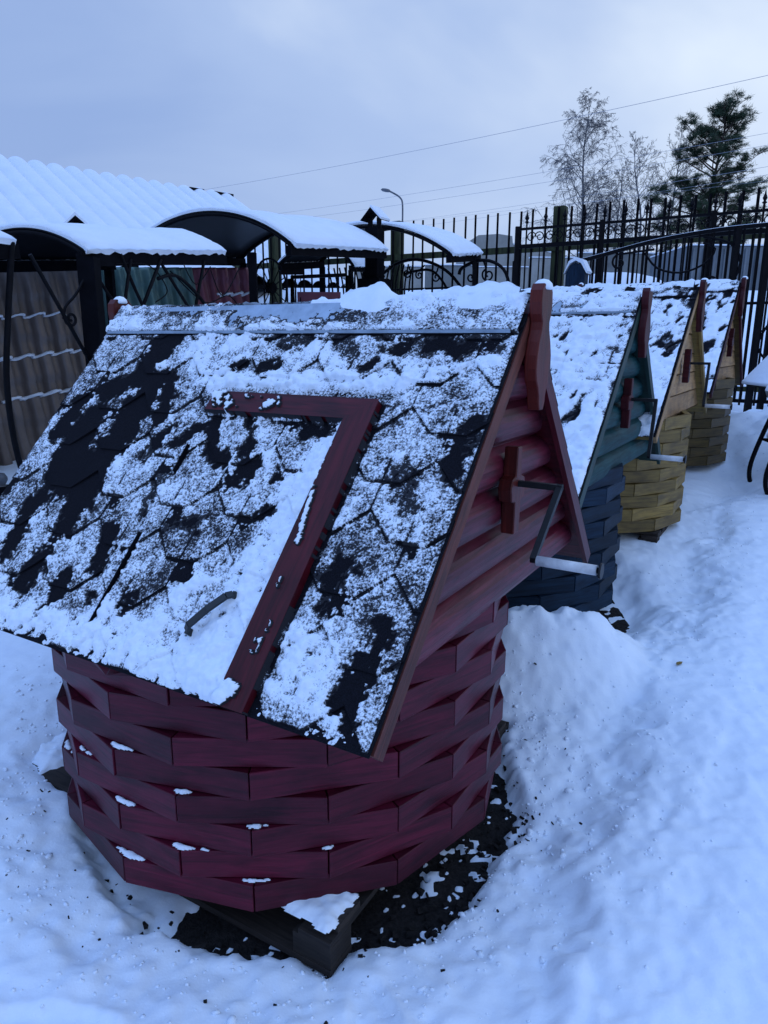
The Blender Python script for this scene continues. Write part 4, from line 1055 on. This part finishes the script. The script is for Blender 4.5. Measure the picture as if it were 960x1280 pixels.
FR_ = (4.6 - .509 * .9, 8.6 - .861 * .9)
rl = thing('forged_railing', 'forged black railing of wide arches and scrolls right of the chimney', 'railing', tuple(upt(FR_, -4, gz(*upt(FR_, -4, 0)[:2])))); org = rl.location
for nm_, ln_, r_ in (('arch_bar', [(-5.0, 2.15), (-4.96, 2.28), (-4.85, 2.38), (-4.6, 2.51), (-4.32, 2.54), (-4.01, 2.45), (-3.76, 2.28), (-3.5, 1.95)], .022), ('arch_bar', [(-4.5, 2.36), (-4.36, 2.39), (-4.1, 2.39), (-3.9, 2.21), (-3.77, 1.95)], .018),
        ('arch_bar', [(-3.69, 2.32), (-3.65, 2.4), (-3.43, 2.48), (-3.21, 2.45), (-3.04, 2.31), (-2.95, 2.0)], .022), ('scroll', [(-4.9, 2.36)] + sp2((-4.79, 2.27), .085, 2.0, 1.3), .011), ('scroll', [(-4.42, 2.46)] + sp2((-4.47, 2.37), .07, 1.0, -1.4), .011),
        ('scroll', [(-4.2, 2.46)] + sp2((-4.28, 2.34), .06, 1.5, 1.4), .011), ('scroll', [(-4.0, 2.42)] + sp2((-4.02, 2.30), .07, 1.5, 1.4), .011), ('scroll', [(-3.35, 2.47)] + sp2((-3.28, 2.30), .09, 2.0, 1.4), .012), ('scroll', [(-3.5, 2.45)] + sp2((-3.52, 2.28), .07, 1.0, -1.3), .012),
        ('rail', [(-5.09, 2.16), (-4.0, 2.16), (-2.94, 2.16)], .014)):
    b = MB(); b.tube(smooth_line([upt(FR_, a, z) for a, z in ln_], 4), r_, 6); shift(b, org).build(nm_, M['iron'], rl)
for s_, z_ in ((-4.99, 2.45), (-3.47, 2.56), (-2.93, 2.45)):
    b = MB(); b.beam(upt(FR_, s_, gl_(s_) if False else 1.0), upt(FR_, s_, z_), .05, .05, up=(1, 0, 0)); shift(b, org).build('post', M['iron'], rl)

df = thing('forged_fence', 'forged black fence with spear tips and a row of scrolls, at right', 'fence', tuple(upt(FD, -3, gz(*upt(FD, -3, 0)[:2])))); org = df.location
sL, sR = -3.02, 1.6
def gl(s): p = upt(FD, s, 0); return gz(p.x, p.y)
for z_, r_ in ((2.865, .030), (2.655, .050), (1.9, .03)):
    b = MB(); b.beam(upt(FD, sL, z_), upt(FD, sR, z_), .025, r_); shift(b, org).build('rail', M['iron'], df)
b = MB(); b.beam(upt(FD, -.5, .82), upt(FD, sR, .82), .03, .04); shift(b, org).build('rail', M['iron'], df)
for s_ in (sL, -1.95, -.72, -.02, .45, 1.5):
    b = MB(); b.beam(upt(FD, s_, gl(s_) - .1), upt(FD, s_, 2.90), .055, .055, up=(1, 0, 0)); shift(b, org).build('post', M['iron'], df)
for i in range(19):
    s_ = sL + .12 + i * .243
    if s_ > sR: break
    b = MB(); b.beam(upt(FD, s_, max(gl(s_), .8)), upt(FD, s_, 2.95), .018, .018, up=(1, 0, 0)); shift(b, org).build('spear_bar', M['iron'], df)
    b = MB(); q = upt(FD, s_, 0)
    b.lathe([(.010, 2.93), (.030, 2.945), (.012, 2.96), (.028, 2.99), (.012, 3.03), (.001, 3.09)], (q.x, q.y, 0), 6, False); shift(b, org).build('spear_tip', M['iron'], df)
    if i % 1 == 0:
        for sg in (-1, 1):
            b = MB(); cc = (s_ + .1215 + sg * .055, 2.762)
            pts = [upt(FD, cc[0] + rr_ * math.cos(a), cc[1] + rr_ * math.sin(a), -.005) for rr_, a in [(.066 * (1 - .75 * k / 16), (math.pi if sg > 0 else 0) + sg * (-1) * 8.4 * k / 16) for k in range(17)]]
            b.tube(pts, .0075, 5); shift(b, org).build('scroll', M['iron'], df)
for i in range(40):
    s_ = sL + .06 + i * .1215
    if i % 2 or s_ > sR: continue
    b = MB(); b.beam(upt(FD, s_, max(gl(s_), .8)), upt(FD, s_, 2.655), .013, .013, up=(1, 0, 0)); shift(b, org).build('bar', M['iron'], df)

ag = thing('arched_gate', 'forged black gate with sweeping snow-lined top bar and large scrolls', 'gate', tuple(upt(FG, -1.5, gz(*upt(FG, -1.5, 0)[:2])))); org = ag.location
top = [(-2.07, 2.40), (-1.78, 2.46), (-1.30, 2.56), (-.80, 2.625), (-.40, 2.652), (0.1, 2.66), (.9, 2.62), (1.6, 2.5)]
tl = smooth_line([upt(FG, a, z) for a, z in top], 6)
b = MB(); [b.beam(p, q, .04, .04) for p, q in zip(tl[:-1], tl[1:])]; shift(b, org).build('top_bar', M['iron'], ag)
b = MB(); b.tube([p + Vector((0, 0, .020)) for p in tl], .006, 6); shift(b, org).build('bar_snow', M['far_snow'], ag)
def topz(s):
    for (a, za), (c, zc) in zip(top[:-1], top[1:]):
        if a <= s <= c: return za + (zc - za) * (s - a) / (c - a)
    return 2.5
s_ = -1.95
while s_ < 1.5:
    b = MB(); g_ = gz(*upt(FG, s_, 0)[:2]); b.beam(upt(FG, s_, max(g_, .8)), upt(FG, s_, topz(s_) - .02), .017, .017, up=(1, 0, 0)); shift(b, org).build('bar', M['iron'], ag)
    s_ += .145
for s_ in (-.42, -.12, .16):
    b = MB(); b.beam(upt(FG, s_, gz(*upt(FG, s_, 0)[:2]) - .1), upt(FG, s_, 2.66), .06, .06, up=(1, 0, 0)); shift(b, org).build('post', M['iron'], ag)
for pts_, r_ in (([(-1.25, 2.48)] + [(-1.62 + .10 * math.cos(a) * (1 - .08 * k), 2.36 + .10 * math.sin(a) * (1 - .08 * k)) for k, a in enumerate(np.linspace(1.2, 8.5, 12))], .012),
                 ([(-1.35, 2.45), (-1.2, 2.28), (-.95, 2.22), (-.72, 2.30), (-.62, 2.45), (-.75, 2.52)], .012),
                 ([(-.75, 2.58), (-.48, 2.50), (-.36, 2.30), (-.44, 2.08), (-.62, 2.02)] + [(-.62 + .09 * math.cos(a) * (1 - .08 * k), 2.11 + .09 * math.sin(a) * (1 - .08 * k)) for k, a in enumerate(np.linspace(-1.6, -8.2, 12))], .014),
                 ([(-.02, 2.25), (.10, 2.42), (.35, 2.55), (.7, 2.6)], .014),
                 ([(-.02, 2.0), (.02, 2.14), (.12, 2.17), (.18, 2.08), (.12, 2.02), (.07, 2.06)], .012), ([(.16, 1.9), (.0, 1.7), (-.1, 1.45), (.0, 1.3), (.08, 1.38)], .012), ([(-.12, 1.55), (-.02, 1.62), (.16, 1.6)], .010)):
    b = MB(); b.tube(smooth_line([upt(FG, a, z, -.01) for a, z in pts_], 3), r_, 6); shift(b, org).build('scroll', M['iron'], ag)

# post feeder with arched snowy cap behind the second well
pf = thing('bird_feeder', 'dark post-mounted bird feeder with arched snowy cap by the timber post', 'bird feeder', (2.02, 7.8, gz(2.02, 7.8)), PSI); g_ = pf.location.z
b = MB(); b.box((0, 0, (2.0 - g_) / 2), (.10, .10, 2.0 - g_)); b.build('pole', M['blue'], pf)
b = MB(); b.prism([(-.10, 2.0 - g_), (.10, 2.0 - g_), (.10, 2.16 - g_), (.06, 2.24 - g_), (0, 2.27 - g_), (-.06, 2.24 - g_), (-.10, 2.16 - g_)], (0, .06, 0), (1, 0, 0), (0, 0, 1), .14); b.build('feeder_box', M['blue'], pf)
b = MB(); b.prism([(-.12, 2.16 - g_), (-.06, 2.26 - g_), (0, 2.29 - g_), (.06, 2.26 - g_), (.12, 2.16 - g_), (.135, 2.18 - g_), (.07, 2.30 - g_), (.0, 2.325 - g_), (-.07, 2.285 - g_)], (0, .07, 0), (1, 0, 0), (0, 0, 1), .17); b.build('cap_snow', M['far_snow'], pf)

# concrete wall segments, store and container behind the fence
def slabth(label, x0, x1, y, zt, m, cat, name, th=.16, group=None, rz=0, roof=None):
    cx = (x0 + x1) / 2; g_ = 2.35
    root = thing(name, label, cat, (cx, y, g_), rz, group); wd = x1 - x0
    b = MB(); b.box((0, 0, (zt - g_) / 2), (wd, th, zt - g_)); b.build('wall_panel', m, root)
    b = MB(); b.box((0, 0, zt - g_ + .025), (wd + .02, th + .06, .025)); b.build('snow_cap', M['far_snow'], root)
    if roof:
        for k in range(roof):
            b = MB(); b.box((-wd / 2 + wd * (k + .5) / roof, -th / 2 - .02, (zt - g_) / 2), (.04, .04, zt - g_ - .1)); b.build('wall_rib', m, root)
    return root
xw = -3.0; k = 0
names = ['behind the left timber posts', 'behind the chimney', 'behind the small canopy', 'left of the round grey store', 'right of the round grey store', 'behind the greenish timber post', 'behind the birch side of the fence', 'left of the container', 'at the right edge']
for i, (x0, x1, zt) in enumerate([(-5.6, -3.2, 3.05), (-3.15, -.8, 3.1), (-.75, 1.0, 3.38), (1.05, 2.35, 3.42), (2.4, 3.75, 3.38), (3.8, 5.0, 3.62), (5.05, 7.0, 3.74), (7.05, 7.6, 3.74), (9.7, 12.5, 3.6)]):
    slabth('grey concrete wall section beyond the fence, ' + names[i], x0, x1, 19.6, zt, M['concrete'] if i % 3 else M['concrete_dark'], 'wall section', 'concrete_wall', group='concrete wall sections beyond the fence')
slabth('long blue-grey container with snow on top beyond the fence', 6.45, 8.45, 17.0, 3.48, M['container'], 'container', 'container', 2.2, roof=9)
st = thing('grey_store', 'round-topped dark grey store building behind the picket fence', 'store building', (3.1, 22.6, 2.35))
b = MB(); b.prism([(-.72, 0), (2.0, 0), (2.0, 1.75), (.75, 2.0), (.72, 2.24), (.3, 2.30), (-.3, 2.26), (-.72, 2.0)], (0, .0, 0), (1, 0, 0), (0, 0, 1), -2.5); b.build('store_wall', M['concrete'], st)
b = MB(); b.prism([(.76, 2.0), (2.02, 1.75), (2.02, 1.79), (.76, 2.04)], (0, -.02, 0), (1, 0, 0), (0, 0, 1), -2.4); b.build('snow_cap', M['far_snow'], st)
# snowed-in heap behind the fence
A_, B_ = np.meshgrid(np.linspace(-1, 1, 40), np.linspace(-1, 1, 40))
Hh = .62 * np.clip(1 - (np.abs(A_) ** 2.6 + np.abs(B_) ** 2.4), 0, 1) ** .5 + .03 * fbm(A_, B_, 3, 3)
tag(grid_mesh('snow_heap', 3.75 + A_ * .95, 12.0 + B_ * .7, 1.95 + Hh, Hh > .03, M['far_snow']), 'rounded white snow heap beyond the fence behind the second well', 'snow heap')

# right edge: bench leg, bowl, small roofed feeder
bn = thing('garden_bench', 'black forged bench leg and snowy seat cut off at the right edge', 'bench', (3.40, 5.45, gz(3.40, 5.45)), -.15); zb = 0
for sx_ in (-.36, .9):
    for yy in (-.05, .32):
        b = MB(); b.tube(smooth_line([(sx_ + .09, yy, .62), (sx_ + .02, yy - .0, .40), (sx_ - .03, yy, .20), (sx_ - .03, yy, .08), (sx_ + .0, yy, .0)], 4), .018, 6); b.build('leg', M['iron'], bn)
    b = MB(); b.tube(smooth_line([(sx_ + .09, -.05, .62), (sx_ + .09, .1, .70), (sx_ + .09, .32, .62), (sx_ + .09, .40, .9)], 4), .014, 6); b.build('armrest', M['iron'], bn)
b = MB()
for k in range(4): b.box((.32, 0 + k * .09, .40), (1.3, .07, .02))
b.build('seat', M['iron_dull'], bn)
b = MB(); b.box((.32, .13, .435), (1.26, .34, .05)); o = b.build('seat_snow', M['far_snow'], bn); bv = o.modifiers.new('b', 'BEVEL'); bv.width = .02; bv.segments = 3
bb_ = thing('bird_bath', 'zinc bowl heaped with snow on a dark stem at the right edge', 'bird bath', (3.04, 5.3, gz(3.04, 5.3))); g_ = bb_.location.z
b = MB(); b.lathe([(.02, 1.00 - g_), (.10, 1.015 - g_), (.17, 1.06 - g_), (.195, 1.115 - g_), (.185, 1.12 - g_), (.05, 1.07 - g_)], (0, 0, 0), 24); b.build('bowl', M['zinc'], bb_)
b = MB(); b.lathe([(.194, 1.115 - g_), (.185, 1.15 - g_), (.14, 1.185 - g_), (.07, 1.205 - g_), (.001, 1.21 - g_)], (0, 0, 0), 24); b.build('snow_heap', M['far_snow'], bb_)
b = MB(); b.tube([(0, 0, 0), (0, 0, 1.01 - g_)], .022, 8); b.build('stem', M['iron'], bb_)
rf = thing('feeder_house', 'dark little roofed stand with thick snow at the right edge', 'roofed stand', (3.36, 5.75, gz(3.36, 5.75)), 0); g_ = rf.location.z
b = MB(); b.prism([(-.36, 1.13 - g_), (0, 1.50 - g_), (.36, 1.13 - g_), (.30, 1.11 - g_), (0, 1.42 - g_), (-.30, 1.11 - g_)], (0, .22, 0), (1, 0, 0), (0, 0, 1), .44); b.build('roof', M['iron_dull'], rf)
b = MB(); b.prism([(-.375, 1.125 - g_), (0, 1.505 - g_), (.375, 1.125 - g_), (.38, 1.165 - g_), (0.02, 1.555 - g_), (-.02, 1.555 - g_), (-.385, 1.15 - g_)], (0, .24, 0), (1, 0, 0), (0, 0, 1), .48); o = b.build('roof_snow', M['far_snow'], rf); bv = o.modifiers.new('b', 'BEVEL'); bv.width = .018; bv.segments = 3
b = MB(); b.box((.05, 0, (1.3 - g_) / 2), (.28, .26, 1.3 - g_)); b.build('body', M['iron_dull'], rf)

# street lamp and cables
sl = thing('street_lamp', 'distant grey street lamp with curved arm above the canopies', 'street lamp', (1.0, 45, 2.4))
b = MB(); b.tube([(0, 0, 0), (0, 0, 5.6)], .11, 8); b.build('pole', M['lamp_grey'], sl)
b = MB(); b.tube(smooth_line([(0, 0, 5.6), (0, 0, 7.0), (-.15, 0, 7.4), (-.55, 0, 7.65), (-.85, 0, 7.78)], 5), .05, 6); b.build('arm', M['lamp_grey'], sl)
b = MB(); b.lathe([(.001, -.10), (.12, -.07), (.17, 0), (.12, .08), (.001, .11)], (0, 0, 0), 10); b.v = [(-1.0 + p[0] * 1.8, p[1], 7.80 + p[2] - p[0] * .25) for p in b.v]; b.build('lamp_head', M['lamp_grey'], sl)
wires = [('topmost single cable crossing the sky to the upper right', (-12.21, 50, 11.16), (12.1, 25, 9.81), .035, .5),
         ('upper cable of the pair passing in front of the birch', (-5.4, 50, 9.97), (14.78, 30, 9.45), .03, .3), ('lower cable of the pair passing in front of the birch', (-4.35, 50, 9.62), (14.83, 30, 9.02), .03, .3),
         ('cable behind the pine meeting the lamp arm height', (2.4, 60, 11.0), (14.95, 30, 8.25), .03, .25), ('lowest thin cable just above the fence tips', (0.9, 60, 10.3), (14.95, 30, 7.95), .025, .25),
         ('faint cable low between lamp and birch', (-3, 60, 10.4), (16.4, 34, 8.5), .02, .2)]
for lb, a, c, r_, sag in wires:
    a = Vector(a); c = Vector(c); d_ = c - a; a2 = a - d_ * .35; c2 = c + d_ * .35; b = MB()
    b.tube([a2.lerp(c2, k / 40) + Vector((0, 0, -sag * 4 * (k / 40) * (1 - k / 40) + sag * .55)) for k in range(41)], r_ * .22, 5)
    tag(b.build('power_line', M['wire']), lb, 'power line', 'power lines across the sky')

# ---- trees
def bare_tree(name, label, loc, height, width, seed, m, group, trunk=.16, lean=0.0, dens=1.0, droop=.25):
    q = random.Random(seed); root = thing(name, label, 'tree', loc, 0, group)
    tr = MB(); pts = [Vector((lean * (k / 12) ** 1.5 * height + .12 * math.sin(k * .9 + seed), .1 * math.cos(k * 1.3), height * k / 12)) for k in range(13)]
    tr.tube(pts, [trunk * (1 - .93 * k / 12) for k in range(13)], 7); tr.build('trunk', m, root)
    cb = MB()
    def grow(p, d, ln_, r_, lvl):
        n = 5; P = [p]; dd = d.copy()
        for k in range(n):
            dd = (dd + Vector((q.gauss(0, .16), q.gauss(0, .16), q.gauss(.03, .12) - droop * (.5 if lvl > 0 else 0)))).normalized(); P.append(P[-1] + dd * ln_ / n)
        cb.tube(P, [max(r_ * (1 - .75 * k / n), .0065) for k in range(n + 1)], 4 if lvl == 0 else 3, caps=False)
        if lvl < 3:
            cnt = int((7, 6, 5)[lvl] * dens)
            for j in range(cnt):
                f = .18 + .8 * (j + q.random()) / cnt; i0 = min(int(f * n), n - 1); b_ = P[i0].lerp(P[i0 + 1], f * n - i0)
                sd_ = Vector((q.gauss(0, 1), q.gauss(0, 1), q.gauss(.25, .5))); sd_ = (sd_ - dd * sd_.dot(dd)).normalized()
                grow(b_, (dd * .75 + sd_ * .8).normalized(), ln_ * q.uniform(.38, .6) * (1 - .35 * f), max(r_ * .5, .0085), lvl + 1)
    nb = int(48 * dens)
    for k in range(nb):
        f = .22 + .76 * k / nb; z = f * height; i0 = min(int(f * 12), 11); b_ = pts[i0].lerp(pts[i0 + 1], f * 12 - i0)
        az = q.uniform(0, 6.283); up = .45 + .9 * f
        prof = (math.sin(math.pi * min(1, (1.08 - f) * 1.05)) ** .8 if f > .3 else .8)
        grow(b_, Vector((math.cos(az), math.sin(az), up)).normalized(), width * (.07 + .50 * max(0, 1 - f) ** .8) * (1.0 - .3 * (f < .3)) * q.uniform(.7, 1.15), trunk * .24 * (1.1 - f) + .012, 0)
    cb.build('crown', M['twig'], root); return root
bare_tree('birch_tree', 'tall bare pale birch standing beyond the fence, left of the others', (14.25, 55, 2.5), 15.9, 11.0, 3, M['bark_birch'], 'bare trees beyond the fence', .17, 0, 1.15, .35)
bare_tree('bare_tree', 'thin bare tree just right of the birch', (16.6, 54, 2.5), 11.2, 7.0, 5, M['twig'], 'bare trees beyond the fence', .13, -.0, .8, .05)
bare_tree('bare_tree', 'leaning bare tree between the birch and the pine', (18.0, 52, 2.5), 12.6, 8.0, 8, M['twig'], 'bare trees beyond the fence', .14, -.10, .85, .05)
bare_tree('bare_tree', 'bare tree with upright twigs close left of the pine', (19.0, 50, 2.5), 12.3, 7.6, 11, M['twig'], 'bare trees beyond the fence', .13, .0, .9, .0)
bare_tree('bare_tree', 'low bare tree behind the pine crown', (23.6, 56, 2.5), 8.5, 7.6, 15, M['twig'], 'bare trees beyond the fence', .11, .02, .8, .0)
bare_tree('bare_tree', 'small bare tree low behind the left end of the forged fence', (7.6, 42, 2.4), 4.0, 4.0, 19, M['twig'], 'bare trees beyond the fence', .07, 0, .7, .0)
bare_tree('bare_tree', 'low bare tree at the right edge of the fence', (23.0, 42, 2.4), 6.5, 8, 23, M['twig'], 'bare trees beyond the fence', .09, 0, .8, .0)

def pine(loc, height, seed):
    q = random.Random(seed); root = thing('pine_tree', 'dark green pine with open uneven crown beyond the fence', 'tree', loc)
    tr = MB(); pts = [Vector((.15 * math.sin(k * .8), .1 * math.cos(k), height * k / 10)) for k in range(11)]
    tr.tube(pts, [.20 * (1 - .85 * k / 10) for k in range(11)], 8); tr.build('trunk', M['pine_bark'], root)
    br = MB(); nd = MB()
    def tuft(c, r_, n):
        for _ in range(n):
            d = Vector((q.gauss(0, 1), q.gauss(0, 1), q.gauss(.35, .8))).normalized(); s_ = d.orthogonal().normalized() * r_ * .055
            a = c + Vector((q.gauss(0, .28), q.gauss(0, .28), q.gauss(0, .16))) * r_; b_ = a + d * r_ * q.uniform(.5, .95); k0 = len(nd.v)
            nd.v += [tuple(a - s_), tuple(a + s_), tuple(b_)]; nd.poly([k0, k0 + 1, k0 + 2])
    # (height fraction, azimuth, length, rise)
    spec = []
    for k in range(64):
        f = .18 + .80 * k / 63; az = q.uniform(0, 6.283)
        prof = 3.3 * (1 - ((f - .30) / .80) ** 2) if f > .3 else 2.9
        spec.append((f, az, prof * q.uniform(.55, 1.05), .22 + .5 * f))
    spec += [(.52, math.pi + .1, 3.3, .12), (.58, math.pi - .25, 3.0, .16), (.82, math.pi, 2.6, .35), (.62, .1, 2.9, .1), (.40, -.1, 3.2, .0), (.42, 3.3, 2.6, .05), (.86, .2, 2.0, .9), (.36, .5, 2.8, 0)]
    for f, az, ln_, rise in spec:
        i0 = min(int(f * 10), 9); p = pts[i0].lerp(pts[i0 + 1], f * 10 - i0); d = Vector((math.cos(az), math.sin(az), rise)).normalized(); P = [p]
        for k in range(5): d = (d + Vector((q.gauss(0, .1), q.gauss(0, .1), .06))).normalized(); P.append(P[-1] + d * ln_ / 5)
        br.tube(P, [.055 * (1 - .16 * k) for k in range(6)], 4, caps=False)
        for k in range(int(7 + ln_ * 4.6)):
            t = q.uniform(.35, 1.0) ** .8; i1 = min(int(t * 5), 4); c = P[i1].lerp(P[i1 + 1], t * 5 - i1)
            o = Vector((q.gauss(0, .30), q.gauss(0, .30), q.uniform(.02, .30))) * (.6 + .35 * t); br.tube([c, c + o], [.016, .010], 3, caps=False); tuft(c + o, q.uniform(.20, .36), 60)
    for _ in range(8): tuft(pts[-1] + Vector((q.gauss(0, .15), q.gauss(0, .15), q.uniform(-.7, .25))), .3, 60)
    br.build('limbs', M['pine_bark'], root); nd.build('crown', M['needles'], root)
pine((17.3, 40, 2.4), 10.7, 6)

# far hazy scrub line
q = random.Random(77); sb_ = MB()
for k in range(520):
    x = q.uniform(-60, 110); y = q.uniform(120, 150); h = q.uniform(3, 8.5)
    p = Vector((x, y, 2.4)); 
    for j in range(7):
        d = Vector((q.gauss(0, .5), q.gauss(0, .5), 1)).normalized(); a = p + Vector((q.gauss(0, 1.2), q.gauss(0, 1), h * q.uniform(0, .4)))
        sb_.tube([a, a + d * h * q.uniform(.3, .6)], [.16, .05], 3, caps=False)
tag(sb_.build('distant_scrub', M['twig']), 'distant bare scrub and woods behind the yard', 'scrub', kind='stuff')

lf = MB(); lf.prism([(-.018, 0), (-.006, .009), (.010, .007), (.020, .0), (.008, -.008), (-.008, -.007)], (0, 0, .008), (1, 0, .15), (0, 1, .1), .0015)
lo = lf.build('dry_leaf', M['leaf']); lo.location = (1.30, 2.86, float(ground_snow(np.array(1.30), np.array(2.86)))); lo.rotation_euler = (.1, 0, .4)
tag(lo, 'small yellow-brown dry leaf lying on the snowy path', 'leaf')
